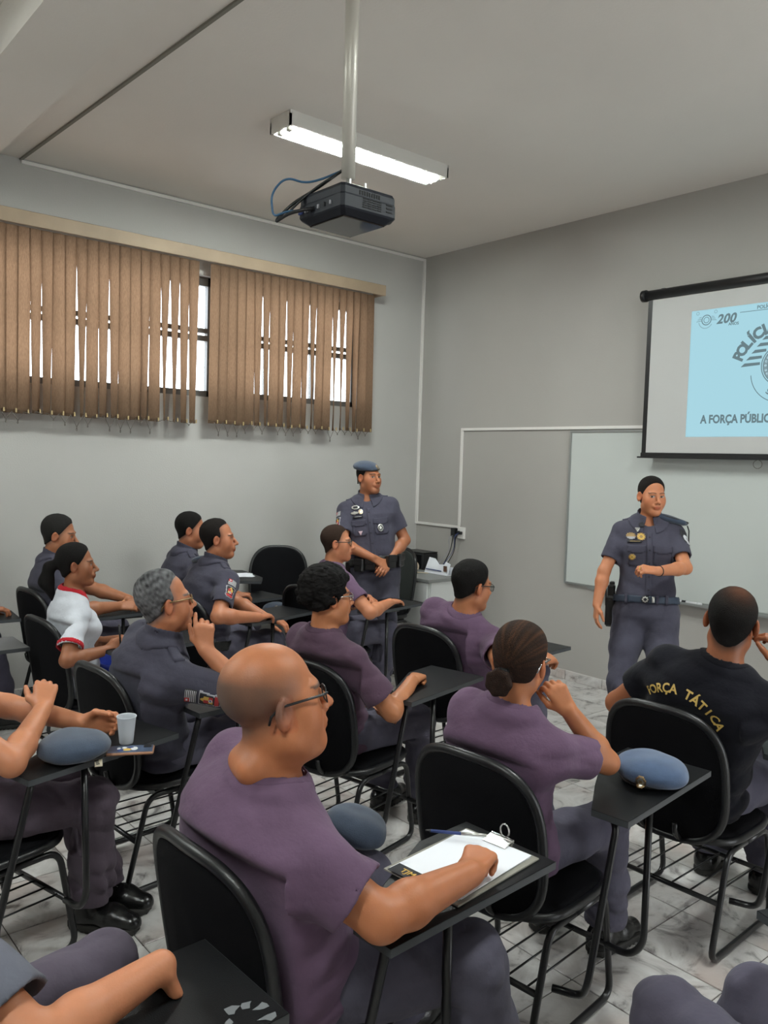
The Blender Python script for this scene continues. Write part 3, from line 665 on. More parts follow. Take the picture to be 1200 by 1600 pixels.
def surf(prims, ops, lo, hi, h, relax=1):
    lo = A(lo, float); hi = A(hi, float); B = 8*h; nb = np.ceil((hi-lo)/B).astype(int)
    I = np.stack(np.meshgrid(*[np.arange(n) for n in nb], indexing='ij'), -1).reshape(-1, 3)
    Cn = lo+(I+.5)*B; D = np.stack([f(Cn) for f, k in prims])
    rad_ = B*.87*1.15+.012
    v0 = D.min(0); v = v0.copy()
    for op in ops: v = op(v, Cn)
    act = (v0 < rad_+max(k for f, k in prims)*.3) & (v > -rad_*1.5)
    I = I[act]; D = D[:, act]; dm = D.min(0); n = len(I)
    base = lo+I*B; V = np.full((n, 729), 1e3, np.float32)
    P = (base[:, None, :]+OFF8[None]*h).astype(np.float32)
    for i, (f, k) in enumerate(prims):
        m = D[i] < dm+1.95*B+k
        if not m.any(): continue
        d = f(P[m].reshape(-1, 3)).reshape(-1, 729)
        V[m] = smin(V[m], d, max(k, 1e-4))
    Pf = P.reshape(-1, 3); Vf = V.reshape(-1)
    near = np.abs(Vf) < .09
    for op in ops:
        Vf[near] = op(Vf[near], Pf[near])
    V = Vf.reshape(n, 9, 9, 9)
    NN = nb*8+1
    c = np.stack([V[:, i:i+8, j:j+8, k:k+8] for i, j, k in CORN], -1)
    S = c < 0; am = S.any(-1) & ~S.all(-1)
    bi, ci, cj, ck = np.nonzero(am)
    if len(bi) == 0: return np.zeros((0, 3)), np.zeros((0, 4), int)
    cv = c[bi, ci, cj, ck]; G = I[bi]*8+np.stack([ci, cj, ck], 1)
    acc = np.zeros((len(bi), 3)); cnt = np.zeros(len(bi))
    for a, b in EDG:
        va, vb = cv[:, a], cv[:, b]; m = (va < 0) != (vb < 0)
        t = np.where(m, va/np.where(m, va-vb, 1), 0)
        p = CORN[a]+(CORN[b]-CORN[a])*t[:, None]; acc += p*m[:, None]; cnt += m
    X = lo+(G+acc/cnt[:, None])*h
    lin = (G[:, 0]*NN[1]+G[:, 1])*NN[2]+G[:, 2]; o = np.argsort(lin); lin = lin[o]; X = X[o]
    Q = []
    st = A([NN[1]*NN[2], NN[2], 1])
    for ax in range(3):
        sl = [slice(0, 8)]*3; s2 = [slice(0, 8)]*3; s2[ax] = slice(1, 9)
        v0 = V[(slice(None), *sl)] < 0; v1 = V[(slice(None), *s2)] < 0
        b_, i_, j_, k_ = np.nonzero(v0 != v1)
        g = I[b_]*8+np.stack([i_, j_, k_], 1); sg = v0[b_, i_, j_, k_]
        u, v = (ax+1) % 3, (ax+2) % 3; l0 = g@st
        ids = []
        ok = (g[:, u] > 0) & (g[:, v] > 0)
        for du, dv in ((0, 0), (-1, 0), (-1, -1), (0, -1)):
            l = l0+du*st[u]+dv*st[v]; k = np.clip(np.searchsorted(lin, l), 0, len(lin)-1); ok &= lin[k] == l; ids.append(k)
        q = np.stack(ids, 1)[ok]; q[~sg[ok]] = q[~sg[ok]][:, ::-1]; Q.append(q)
    Q = np.concatenate(Q)
    for _ in range(relax):
        s = np.zeros_like(X); w_ = np.zeros(len(X))
        for a in range(4):
            np.add.at(s, Q[:, a], X[Q[:, (a+1) % 4]]); np.add.at(w_, Q[:, a], 1)
            np.add.at(s, Q[:, a], X[Q[:, (a+3) % 4]]); np.add.at(w_, Q[:, a], 1)
        X = np.where(w_[:, None] > 0, X*.5+.5*s/np.maximum(w_, 1)[:, None], X)
    return X, Q
def npmesh(name, X, Q, m, parent, off, col=None):
    me = bpy.data.meshes.new(name); nv, nf = len(X), len(Q); k = Q.shape[1]
    me.vertices.add(nv); me.vertices.foreach_set('co', (X-A(off)).astype(np.float32).ravel())
    me.loops.add(nf*k); me.loops.foreach_set('vertex_index', Q.astype(np.int32).ravel())
    me.polygons.add(nf); me.polygons.foreach_set('loop_start', np.arange(0, nf*k, k, dtype=np.int32))
    me.polygons.foreach_set('use_smooth', np.ones(nf, bool)); me.materials.append(m)
    if col is not None:
        ca = me.color_attributes.new('Col', 'FLOAT_COLOR', 'POINT'); ca.data.foreach_set('color', np.concatenate([col, np.ones((nv, 1))], 1).astype(np.float32).ravel())
    me.update(calc_edges=True); me.validate()
    o = bpy.data.objects.new(name, me); link(o, parent); o['_o'] = tuple(map(float, off)); return o
def wob(P, fr, seed=0, n=5):
    r = np.random.default_rng(seed); out = 0
    for i in range(n):
        k = r.normal(size=3); k = k/np.linalg.norm(k)*fr*r.uniform(.6, 1.6); out = out+np.sin(P@k+r.uniform(0, 6.28))
    return out/n
def local(d, P, fn, lim=.03):
    m = np.abs(d) < lim; o = np.zeros_like(d); o[m] = fn(P[m]); return o
def folds(P, seed, lam=.085, aniso=(.5, .5, 1.0)):
    Q = P*A(aniso); r = np.random.default_rng(seed); w0 = wob(Q, 9, seed+1, 3)*1.5; out = 0
    for i in range(3):
        k = A((r.normal()*.7, r.normal()*.7, r.choice((-1, 1)))); k = k/np.linalg.norm(k)*2*math.pi/(lam*r.uniform(.7, 1.4))
        out = out+(1-2*np.abs(np.sin(.5*(Q@k)+w0+r.uniform(0, 6))))
    return out/3
# ---------------------------------------------------------------- people
def rotm(yaw, pitch=0, roll=0):
    y, p, r = rad(yaw), rad(pitch), rad(roll)
    Rz = A([[math.cos(y), -math.sin(y), 0], [math.sin(y), math.cos(y), 0], [0, 0, 1]]); Rx = A([[1, 0, 0], [0, math.cos(p), -math.sin(p)], [0, math.sin(p), math.cos(p)]])
    Ry = A([[math.cos(r), 0, math.sin(r)], [0, 1, 0], [-math.sin(r), 0, math.cos(r)]]); return Rz@Rx@Ry
def head_sdf(q, sex, fat=0.0):
    x = np.abs(q[:, 0]); Y = q[:, 1]; Z = q[:, 2]; m = np.stack([x, Y, Z], 1); fm = sex == 'f'
    d = ell((0, -.012, .046), (.0745, .094, .083))(m)
    d = smin(d, ell((0, .030, -.030), (.0565+fat*.012-.002*fm, .060, .078))(m), .04)
    d = smin(d, rc((.050-.004*fm+fat*.01, .005, -.060), (.020-.005*fm, .066, -.092), .018+fat*.006, .017-.002*fm)(m), .04)
    d = smin(d, ell((0, .070, -.091), (.024-.004*fm, .021, .019))(m), .03)
    if fat: d = smin(d, ell((0, .02, -.088), (.060, .055, .03))(m), .04)
    d = smin(d, ell((.042, .053, -.022), (.026, .025, .034))(m), .04)
    d = smin(d, ell((.022, .081, .031), (.028, .012, .009 if not fm else .007))(m), .018)
    d = smax(d, -ell((.0325, .102, .011), (.020, .014, .0115))(m), .012)
    d = smin(d, ell((.0315, .0765, .0105), (.0150, .0125, .0125))(m), .004)
    d = smin(d, rc((.012, .0865, .0175), (.046, .0765, .0145), .0042, .0042)(m), .006)
    d = smin(d, rc((0, .088, .018), (0, .1155, -.024), .0065, .0115)(m), .012)
    d = smin(d, rc((.0125, .101, -.0285), (.0125, .104, -.030), .0078, .0075)(m), .008)
    d = smin(d, ell((0, .090, -.050), (.030, .014, .018))(m), .012)
    d = smin(d, ell((0, .0985, -.0555), (.022, .0085, .0050))(m), .006)
    d = smin(d, ell((0, .0965, -.0655), (.0195, .0085, .0062))(m), .006)
    ex = x-.0755; ey = Y+.006; u = ex*.88+ey*-.47; v = ex*.47+ey*.88   # ear plate, rear edge standing off
    e = np.stack([ex*.88+ey*.47, -ex*.47+ey*.88, Z-.002-.12*ey], 1)
    de = ell((.006, 0, 0), (.0085, .0195, .0325))(e)
    de = smax(de, -ell((.0135, .004, .004), (.0065, .0105, .0185))(e), .006)
    d = smin(d, de, .006)
    return d
def hair_region(q, hl):
    """<0 where hair grows"""
    x, Y, Z = q[:, 0], q[:, 1], q[:, 2]; yf = hl.get('front', .070); zt = hl.get('ztop', .092); sb = hl.get('side', -.012)
    rec = hl.get('recede', 0)
    front = Y-(.012+(yf-.012)*np.clip((Z-sb)/(zt-sb), 0, 1.25))+rec*np.clip((np.abs(x)-.02)/.05, 0, 1)*np.clip((Z-.03)/.05, 0, 1)*(Y > 0)
    zb = np.where(Y > -.012, sb, sb+(Y+.012)*hl.get('slope', .85)); zb = np.maximum(zb, hl.get('nape', -.078))
    return np.maximum(front, zb-Z)
def hand(W, f, n, side, curl, s, spread=1.0, thumb=.5):
    f = unit(f); n = unit(A(n)-f*(A(n)@f)); t = np.cross(f, n) if side == 'R' else np.cross(n, f)
    W = A(W, float); P = []
    if np.isscalar(curl): curl = [curl*k for k in (.92, 1, 1.05, 1.1)]
    kn = []
    for i, (ox, ln) in enumerate(((.029, .070), (.010, .079), (-.0095, .073), (-.028, .057))):
        k0 = W+s*(f*(.090-.004*abs(i-1)-.004*(i == 3))+t*ox*spread+n*.0); kn.append(k0)
        P.append((rc(W+s*(f*.012+t*ox*.55), k0, .0155*s, .0128*s, (n, 1.12)), .012*s))
        d = unit(f+t*ox*2.2*spread); p = k0; c = curl[i]; ang = 0
        for j, (fr, bend, r0, r1) in enumerate(((.46, 62, .0098, .0090), (.31, 88, .0090, .0082), (.23, 50, .0082, .0068))):
            ang += rad(bend*c); dd = d*math.cos(ang)+n*math.sin(ang); p2 = p+dd*ln*fr*s
            P.append((rc(p, p2, r0*s, r1*s), .0035*s if j else .006*s)); p = p2
    b = W+s*(f*.022+t*.020+n*.004); c1 = unit(f*.62+t*(.75-.45*thumb)+n*(.15+.55*thumb)); c2 = unit(f*.85+t*(.35-.65*thumb)+n*(.15+.5*thumb))
    m1 = b+c1*.040*s; m2 = m1+c2*.032*s; m3 = m2+unit(c2-t*.25*thumb)*.026*s
    P += [(rc(b, m1, .0165*s, .0135*s), .014*s), (rc(m1, m2, .0118*s, .0105*s), .005*s), (rc(m2, m3, .0102*s, .0080*s), .004*s)]
    return P
def ik(a, c, l1, l2, pole):
    a = A(a, float); c = A(c, float); d = c-a; L = np.linalg.norm(d); u = d/L
    if L > (l1+l2)*.995: k = L/(l1+l2)*1.005; l1 *= k; l2 *= k
    x = (l1*l1-l2*l2+L*L)/(2*L); hgt = math.sqrt(max(l1*l1-x*x, 0)); p = unit(A(pole)-u*(A(pole)@u)); return a+u*x+p*hgt
def chair_ops(ch):
    x, y, yaw = CHAIRS[ch][:3]; R = rotm(yaw)
    def loc(P): return (P-A((x, y, 0)))@R
    def seat(d, P, ex=0.0):
        q = loc(P); ins = (np.abs(q[:, 0]) < .255) & (np.abs(q[:, 1]) < .26) & (q[:, 2] < .62) & (q[:, 2] > .33)
        d = np.where(ins, np.maximum(d, .4665+ex-q[:, 2]), d)
        pl = -.202-(q[:, 2]-.40)*.158+.046+.02*(q[:, 0]/.228)**2
        pl = pl-np.clip(q[:, 2]-.875, 0, 1)*.9
        bk = (np.abs(q[:, 0]) < .262) & (q[:, 2] > .36) & (q[:, 2] < 1.06)
        return np.where(bk, smax(d, pl+ex-q[:, 1], .022), d)
    def tab(d, P):
        q = loc(P); ins = (q[:, 0] > .09) & (q[:, 0] < .42) & (q[:, 1] > -.06) & (q[:, 1] < .54) & (q[:, 2] > .66)
        return np.where(ins, np.maximum(d, .742-q[:, 2]), d)
    def under(d, P):
        q = loc(P); ins = (q[:, 0] > .08) & (q[:, 1] > -.07) & (q[:, 1] < .56) & (q[:, 2] > .55)
        return np.where(ins, np.maximum(d, q[:, 2]-.706), d)
    return seat, tab, under, loc
PROF = {'m': [(-.12, .168, .118, .125), (0, .172, .120, .130), (.18, .166, .125, .118), (.38, .162, .122, .110), (.58, .170, .120, .112), (.76, .180, .110, .112), (.88, .150, .086, .098), (.96, .095, .066, .080), (1.0, .070, .058, .066)],
        'f': [(-.12, .172, .115, .130), (0, .174, .115, .132), (.18, .158, .108, .112), (.38, .146, .104, .102), (.58, .152, .118, .104), (.70, .156, .118, .104), (.80, .152, .096, .102), (.89, .128, .078, .090), (.96, .085, .062, .072), (1.0, .062, .054, .060)]}
def torso(hip, NB, r0, r1, prof, s, g, belly, bow, off=0.0, tlo=0.0):
    u = NB-hip; L = np.linalg.norm(u); u = u/L; r0 = unit(r0-u*(r0@u)).astype(np.float32); r1 = unit(r1-u*(r1@u)).astype(np.float32); u64 = u; u = u.astype(np.float32); hip32 = A(hip, np.float32)
    T = A([p[0] for p in prof]); Wd = A([p[1] for p in prof])*s*g; Df = A([p[2] for p in prof])*s*g; Db = A([p[3] for p in prof])*s*(.5+.5*g)
    Df = Df+belly*np.exp(-((T-.25)/.22)**2); Wd = Wd+belly*.5*np.exp(-((T-.22)/.25)**2)
    def f(P):
        q = P.astype(np.float32, copy=False)-hip32; z = q@u/np.float32(L); zc = np.clip(z, tlo, 1); k = np.clip(zc, 0, 1); g0, g1 = np.cross(u, r0), np.cross(u, r1)
        nn = np.sqrt((1-k)**2+k*k+2*k*(1-k)*(r0@r1)); x = ((q@r0)*(1-k)+(q@r1)*k)/nn; y = ((q@g0)*(1-k)+(q@g1)*k)/nn+bow*np.sin(np.pi*k); W = np.interp(zc, T, Wd); D = np.where(y > 0, np.interp(zc, T, Df), np.interp(zc, T, Db))
        e = (np.abs(x/W)**2.4+np.abs(y/D)**2.4)**(1/2.4); rr = np.sqrt(x*x+y*y)+1e-6; d2 = rr*(1-1/np.maximum(e, .02)); d2 = np.where(e < .05, -W, d2)
        dz = np.abs(z-zc)*L; d = np.where(dz > 0, np.sqrt(np.maximum(d2, 0)**2+dz*dz), d2); return d-off
    return f, u64, L
def bvh_of(X, Q): return BVHTree.FromPolygons([tuple(v) for v in X], [tuple(map(int, q)) for q in Q])
def patch(bvh, c, n, up, w, h, nx, ny, fn, mats, name, parent, lift=.003, reach=.12, label=None):
    n = unit(n); up = unit(A(up)-n*(A(up)@n)); rt = np.cross(up, n); c = A(c, float); V = []; idx = {}
    for j in range(ny+1):
        for i in range(nx+1):
            p = c+rt*w*(i/nx-.5)+up*h*(j/ny-.5); hh = bvh.ray_cast(Vector(p+n*reach), Vector(-n), reach*2.2)
            V.append((A(hh[0]) if hh[0] is not None else None))
    g = [v for v in V if v is not None]
    if not g: return None
    md = np.median([(v-c)@n for v in g])
    for k, v in enumerate(V):
        i, j = k % (nx+1), k//(nx+1)
        if v is None or abs((v-c)@n-md) > .045: V[k] = c+rt*w*(i/nx-.5)+up*h*(j/ny-.5)+n*md
    top = [v+n*lift for v in V]; bot = [v-n*.004 for v in V]; N = len(V); F = []; fm = []; has = {}
    for j in range(ny):
        for i in range(nx):
            m = fn((i+.5)/nx, (j+.5)/ny)
            if m is None: continue
            a = j*(nx+1)+i; q = (a, a+1, a+nx+2, a+nx+1); F.append(q); fm.append(m)
            for e in range(4): k = (q[e], q[(e+1) % 4]); has[k] = m
    for (a, b), m in list(has.items()):
        if (b, a) not in has: F.append((b, a, a+N, b+N)); fm.append(m)
    return mk(name, top+bot, F, None, parent, True, mats=mats, fm=fm)
def flag_fn(u, v):
    if u < .04 or u > .96 or v < .05 or v > .95: return 1
    if u < .42 and v > .55: return 2 if not (.15 < u < .3 and .68 < v < .86) else 0
    return 0 if int(v*13) % 2 == 0 else 1
FLAG = lambda: [M['pwhite'], M['pblack'], M['pred']]
def crest_fn(u, v):
    x = u-.5; wd = .5-.16*(1-v) if v > .25 else .46-.9*(.25-v)*.8
    if abs(x) > wd: return None
    if abs(x) > wd-.07 or v > .95 or v < .04: return 4
    if v < .28: return 3 if (abs(x) < .36 and v > .08) else 0
    if v > .78: return 2 if abs(x) < .05+(.9-v)*.9 and v < .93 else 0
    if abs(x) < .26 and .34 < v < .76:
        r = math.hypot(x+.02, (v-.46)*1.25)
        if r < .12: return 1 if r > .06 else 5
        return 3 if (x < 0) == (v > .55) else 2
    return 0
CREST = lambda: [M['pblack'], M['pwhite'], M['pyellow'], M['pred'], M['pgrey'], M['pblue']]
def plain(u, v): return 0
def rnd(u, v): return 0 if (u-.5)**2+(v-.5)**2 < .25 else None
def badge_fn(u, v):
    r = math.hypot(u-.5, v-.5)
    return None if r > .5 else (0 if r > .36 or r < .16 else 1)
def flap_fn(u, v): return 0 if v > .28 or abs(u-.5) < .5-.9*(.28-v) else None
def person(label, hip, head, face, hyaw, syaw, R, L, s=1.0, g=1.0, sex='m', belly=0.0, fat=0.0, skin=(.42, .22, .135), hair=None, shirt=None, pants=(.09, .085, .115),
           chair_=None, bow=.03, feet=None, stand=False, hs=.0042, hc=.0065, shw=1.0, glasses=None, cuff=.62, tuck=True, gaze=0, loc=None, lean_shoulder=0.0, group=None, nohead=False, lipstick=False, stub=.0, hk=1.0):
    hip = A(hip, float); head = A(head, float); t = thing('person', label, 'person', (hip[0], hip[1], 0), group); off = (hip[0], hip[1], 0)
    RH = rotm(*face); hs_ = s*hk*(1.0 if sex == 'm' else .95); H = lambda v: head+RH@(A(v, float)*hs_)
    nk = H((0, -.030, -.150)); NB = nk*.9+(hip+(head-hip)*.78)*.1
    up = unit(NB-hip); Rr0 = rotm(hyaw)[:, 0]; Rr1 = rotm(syaw)[:, 0]; r1 = unit(Rr1-up*(Rr1@up)); r1 = unit(r1-up*lean_shoulder); f1 = np.cross(up, r1); u1 = np.cross(r1, f1)
    r0 = unit(Rr0-up*(Rr0@up)); f0 = np.cross(up, r0)
    prof = PROF[sex]; w_ = .175*s*shw*(.5+.5*g) if sex == 'm' else .152*s*shw
    drop = .078*s; SR = NB+r1*w_-u1*drop+f1*.005; SL = NB-r1*w_-u1*drop+f1*.005
    la, lf = .285*s, .255*s; arms = {}
    seat_op = tab_op = under_op = None
    if chair_: seat_op, tab_op, under_op, cl = chair_ops(chair_)
    skinp = []; ga = s*(.62+.38*g)*(1.0 if sex == 'm' else .88)
    sleeve = []; cuts = []; shirt_k = shirt.get('loose', 1.0)
    for sd, S_, hd in (('R', SR, R), ('L', SL, L)):
        if hd is None: continue
        W = A(hd[0], float); pole = A(hd[4], float) if len(hd) > 4 else A((0, 0, -1.)); E = ik(S_, W, la, lf, pole) if len(hd) < 7 else A(hd[6], float); arms[sd] = (S_, E, W)
        md = E+(W-E)*.30
        skinp += [(rc(S_+(E-S_)*.1, E, .050*ga, .041*ga), .03), (rc(E, md, .040*ga, .0425*ga), .02), (rc(md, W, .0425*ga, .0285*ga*.5+.0285*.5*s), .02)]
        hsz = s*(1.0 if sex == 'm' else .9)
        skinp += hand(W, hd[1], hd[2], sd, hd[3], hsz, 1.0, hd[5] if len(hd) > 5 else .5)
        cf = S_+(E-S_)*cuff; a = unit(E-S_); kk = .0635*ga*shirt_k
        def mkcut(cf=cf, a=a): return lambda P: (P-cf)@a
        sleeve.append((rc(S_, cf, .066*ga, kk), cf, a, kk, rc(cf-a*.030, cf+a*.06, kk-.0115, kk-.0095)))
    ncut = rc(NB-u1*.012+f1*.012*(1 if sex == 'm' else 1.6), H((0, -.012, -.055)), .066*s*(.7+.3*g)+.004, .058*s+.006)
    # ------------------------------------------------ skin: one continuous surface
    def hfn(P): return head_sdf(((P-head)@RH)/hs_, sex, fat)*hs_
    core, up_, Lt = torso(hip, NB, r0, r1, prof, s*.82, g, belly*.6, bow)
    nr = (.0575 if sex == 'm' else .0475)*s*(.6+.4*g)
    body = ([] if nohead else [(hfn, .01)])+[(rc(NB-u1*.03, H((0, -.014, -.060)), nr*1.10, nr*.97), .03)]
    if fat: body.append((rc(H((-.03, -.072, -.105)), H((.03, -.072, -.105)), .032*s, .032*s), .03))
    body += [(core, .03), (rc(NB-u1*.02+r1*.02, SR-u1*.0, .045*s, .046*s), .04), (rc(NB-u1*.02-r1*.02, SL, .045*s, .046*s), .04)]+skinp
    pts = [hip, head]+[q for v in arms.values() for q in v]
    lo = np.min(pts, 0)-.27; hi = np.max(pts, 0)+.27
    ops = []
    if chair_: ops += [tab_op, lambda d, P: seat_op(d, P, .022)]
    X, Q = surf(body, ops, lo, hi, hs)
    q = ((X-head)@RH)/hs_; base = A(skin); col = np.tile(base, (len(X), 1))
    inh = np.sqrt((q*q).sum(1)) < .16
    ax = np.abs(q[:, 0]); hcol = A(hair['col']) if hair else A((.02, .015, .012))
    def mixc(m, c, a=1.0):
        m = np.clip(m*a, 0, 1)[:, None]; col[:] = col*(1-m)+A(c)*m
    sm = lambda e0, e1, v: np.clip((v-e0)/(e1-e0), 0, 1)
    if not nohead:
        red = base*A((1.02, .72, .66))
        mixc(inh*np.exp(-(((ax-.045)/.025)**2+((q[:, 2]+.02)/.025)**2))*(q[:, 1] > .03), red, .35)
        mixc(inh*(np.hypot(ax-.078, q[:, 1]+.006) < .03)*(np.abs(q[:, 2]) < .036), red, .45)
        lp = inh*(ax < .025)*(q[:, 1] > .078)*np.exp(-((q[:, 2]+.0605)/.0085)**4)*(1-sm(.018, .026, ax)); mixc(lp, base*A((.85, .48, .45)) if not lipstick else base*A((.85, .40, .38)), .8)
        mixc(inh*(ax < .024)*(q[:, 1] > .08)*np.exp(-((q[:, 2]+.0605)/.0016)**2), base*.3, .8)
        if stub: mixc(inh*sm(-.02, -.045, q[:, 2])*sm(-.01, .03, q[:, 1])*(1-lp), base*.45, stub)
        bz = .0305+.004*np.sin(np.clip((ax-.012)/.04, 0, 1)*3.0)
        mixc(inh*np.exp(-((q[:, 2]-bz)/(.0040 if sex == 'm' else .003))**4)*(ax > .011)*(ax < .053)*(q[:, 1] > .05), hcol*.8, .85)
        eye = inh*(q[:, 1] > .072)*((((ax-.0315)/.0145)**2+((q[:, 2]-.0098)/.0056)**2) < 1); mixc(eye, (.33, .30, .27))
        gx = q[:, 0]-gaze*.005; mixc(inh*(q[:, 1] > .072)*(np.hypot(np.abs(gx)-.0315, q[:, 2]-.0098) < .0058), (.015, .01, .008))
        mixc(inh*(q[:, 1] > .072)*((((ax-.0315)/.0175)**2+((q[:, 2]-.0150)/.0022)**2) < 1), base*.22, .8)
        mixc(inh*(np.hypot(ax-.008, q[:, 2]+.0365) < .0042)*(q[:, 1] > .09), base*.25, .8)
        if hair and hair.get('style') == 'short':
            h2 = dict(hair); h2['nape'] = hair.get('nape', -.078)-.018; h2['side'] = hair.get('side', -.012)-.016; h2['front'] = hair.get('front', .07)+.004
            mixc(inh*sm(.010, -.016, hair_region(q, h2))*(np.hypot(ax-.08, q[:, 1]+.004) > .022), hcol, .72)
        if hair and 'stubble' in hair:
            rg = hair_region(q, hair['stubble']); mixc(inh*sm(.012, -.03, rg)*sm(.098, .055, q[:, 2]+.20*q[:, 1]+.012*wob(q, 40, 8)), hcol, hair.get('sa', .5)*(.9+.3*wob(q, 60, 3)))
    bo = npmesh('body', X, Q, cmat('skin', base), t, off, col)
    # ------------------------------------------------ shirt
    sc = shirt['col']; cm = cmat('cloth', sc); seed = int(abs(head[0]*1000+head[1]*777)) % 9999
    tf, _, _ = torso(hip, NB, r0, r1, prof, s, g*shirt.get('w', 1.0), belly, bow, .010, -.10 if not stand else -.02)
    sp = [(tf, .04)]
    for S_, sg in ((SR, 1), (SL, -1)): sp.append((rc(NB+r1*sg*.026*s-u1*.010*s-f1*.012, S_, .050*s, .062*ga), .06))
    if sex == 'f':
        ch = NB-u1*.20*s
        for sg in (1, -1): sp.append((ell(ch+f1*.080*s+r1*sg*.070*s, (.060*s, .050*s, .062*s), np.stack([r1, f1, u1], 1)), .05))
    if g > 1.05:
        sp.append((ell(NB-u1*.13-f1*.06*s, (.17*s*g, .065*s*g, .10*s), np.stack([r1, f1, u1], 1)), .06))
    for fn, cf, a, kk, hol in sleeve:
        def sl(P, fn=fn, cf=cf, a=a): return np.maximum(fn(P), (P-cf)@a)
        sp.append((sl, .035))
    amp = shirt.get('fold', 1.0)
    disp = [0]
    def fold_op(d, P):
        z = (P-hip)@up/Lt; x = (P-hip)@r1
        a = .0034+.0120*np.exp(-((z-.12)/.18)**2)+.0085*np.exp(-((np.abs(x)-.17*g)/.05)**2)*np.exp(-((z-.70)/.16)**2)
        for S2, E2, W2 in arms.values(): a = a+.006*np.exp(-((P-(S2+(E2-S2)*.35))**2).sum(1)/.006)
        o = amp*a*folds((P-hip), seed)+.0018*amp*wob(P-hip, 38, seed+5); disp[0] = o; return d+o
    def cut_op(d, P):
        for fn, cf, a, kk, hol in sleeve: d = np.maximum(d, -(hol(P)+disp[0]))
        return smax(d, -ncut(P), .004)
    hem = hip-up*(.0 if tuck else .075)*s
    sops = [fold_op, cut_op]
    if chair_: sops.append(seat_op)
    if chair_ and not shirt.get('notab'): sops.append(under_op) if shirt.get('under') else None
    SX, SQ = surf(sp, sops, lo, hi, hc)
    so = npmesh('shirt', SX, SQ, cm, t, off)
    bv = bvh_of(SX, SQ)
    # neckband / collar
    if shirt['kind'] == 'tee':
        bw = .020 if not shirt.get('band') else .022
        def bandf(P):
            nd = ncut(P); d = 1e3
            for f_, k in sp: d = smin(np.full(len(P), 1e3) if np.isscalar(d) else d, f_(P), k)
            return np.maximum(np.maximum(d-.0035, nd-bw), -nd-.0015)
        X2, Q2 = surf([(bandf, .001)], [], NB-.16, NB+.16, .0055)
        if len(Q2): npmesh('neckband', X2, Q2, cmat('cloth', shirt.get('band', tuple(c*.92 for c in sc))), so, off)
        if shirt.get('band'):
            for S_, E_, a_, kk in [(None, v[1], v[2], v[3]) for v in sleeve]:
                def cb(P, cf=E_, a=a_, kk=kk): z = (P-cf)@a; rr = np.sqrt(np.maximum(((P-cf)**2).sum(1)-z*z, 0)); return np.maximum(np.abs(rr-kk+.001)-.0045, np.abs(z+.012)-.013)
                X2, Q2 = surf([(cb, .001)], [], E_-.11, E_+.11, .006)
                if len(Q2): npmesh('cuff_band', X2, Q2, cmat('cloth', shirt['band']), so, off)
    else:
        na = unit(H((0, -.018, -.06))-NB)
        def col_(P):
            nd = ncut(P); d = np.full(len(P), 1e3)
            for f_, k in sp: d = smin(d, f_(P), k)
            z = (P-NB)@na; y = (P-NB)@f1; x = np.abs((P-NB)@r1); tl = z+.30*y
            stand_ = np.maximum(np.abs(nd-.002)-.0035, np.maximum(tl-.062, -d))
            fall = np.maximum(np.maximum(d-.0085, -d-.002), np.maximum(nd-.040-.012*(y > .02), -nd-.004))
            c = np.minimum(stand_, fall)
            return np.maximum(c, np.minimum(y-.025, np.maximum(y-.02, .016+.10*np.maximum(.03-z, 0)-x)) if sex == 'x' else np.where(y > .02, .018+.25*np.maximum(.02-z, 0)-x, -1))
        X2, Q2 = surf([(col_, .001)], [], NB-.15, NB+.15, .005)
        if len(Q2): npmesh('collar', X2, Q2, cm, so, off)
        for S_, sg in ((SR, 1), (SL, -1)):
            c = NB+r1*sg*.115*s-u1*.02; c = NB*.38+S_*.62+u1*.07
            patch(bv, c, u1, r1*sg, .042, .115, 5, 8, plain, [cm], 'epaulette', so, .008)
    # ------------------------------------------------ trousers
    legs = []; pm = cmat('cloth', pants); lt, ls = .425*s, .42*s
    if feet is None:
        Rm = rotm(hyaw)
        feet = [(hip[:2]+(Rm@A((.11, .50, 0)))[:2], hyaw-8), (hip[:2]+(Rm@A((-.13, .48, 0)))[:2], hyaw+8)]
    pp = [(ell(hip-A((0, 0, .0)), A((.172, .132, .112))*s*(.55+.45*g), np.stack([r0, np.cross(A((0, 0, 1.)), r0), A((0, 0, 1.))], 1)), .04)]
    kn = []
    for i, (fp, fy) in enumerate(feet):
        sg = 1 if i == 0 else -1; hj = hip+r0*sg*.092*s*(.6+.4*g)-A((0, 0, .0 if not stand else .04)); an = A((fp[0], fp[1], .115))
        ff = rotm(fy)[:, 1]; pole = ff*.3+A((0, 0, 1.))+r0*sg*.12 if not stand else ff
        K = ik(hj, an, lt, ls, pole); kn.append(K); gg = s*(.55+.45*g)
        pp += [(rc(hj, hj+(K-hj)*.5, (.092 if not stand else .104)*gg, (.084 if not stand else .090)*gg), .035), (rc(hj+(K-hj)*.5, K, .084*gg, .072*gg), .03), (rc(K, K+(an-K)*.55, .071*gg, .074*gg), .03), (rc(K+(an-K)*.55, an, .074*gg, .072*gg), .02)]
        legs.append((K, an, ff, fy))
    if stand: pp.append((torso(hip, NB, r0, r1, prof, s, g, belly, bow, .006, -.06)[0], .03))
    def pfold(d, P):
        a = .0045
        for K, an, ff, fy in legs: a = a+.009*np.exp(-(((P-K)**2).sum(1))/.014)+.008*np.exp(-((P[:, 2]-.19)/.08)**2)
        a = a+.006*np.exp(-(((P-hip)**2).sum(1))/.03)
        return d+a*folds(P-hip, seed+11, .075, (.9, .9, .7))
    def phem(d, P): return np.maximum(d, .105-P[:, 2])
    pops = [pfold, phem]
    if stand: pops.append(lambda d, P: np.maximum(d, (P-hip)@up-.06))
    if chair_: pops += [seat_op, under_op]
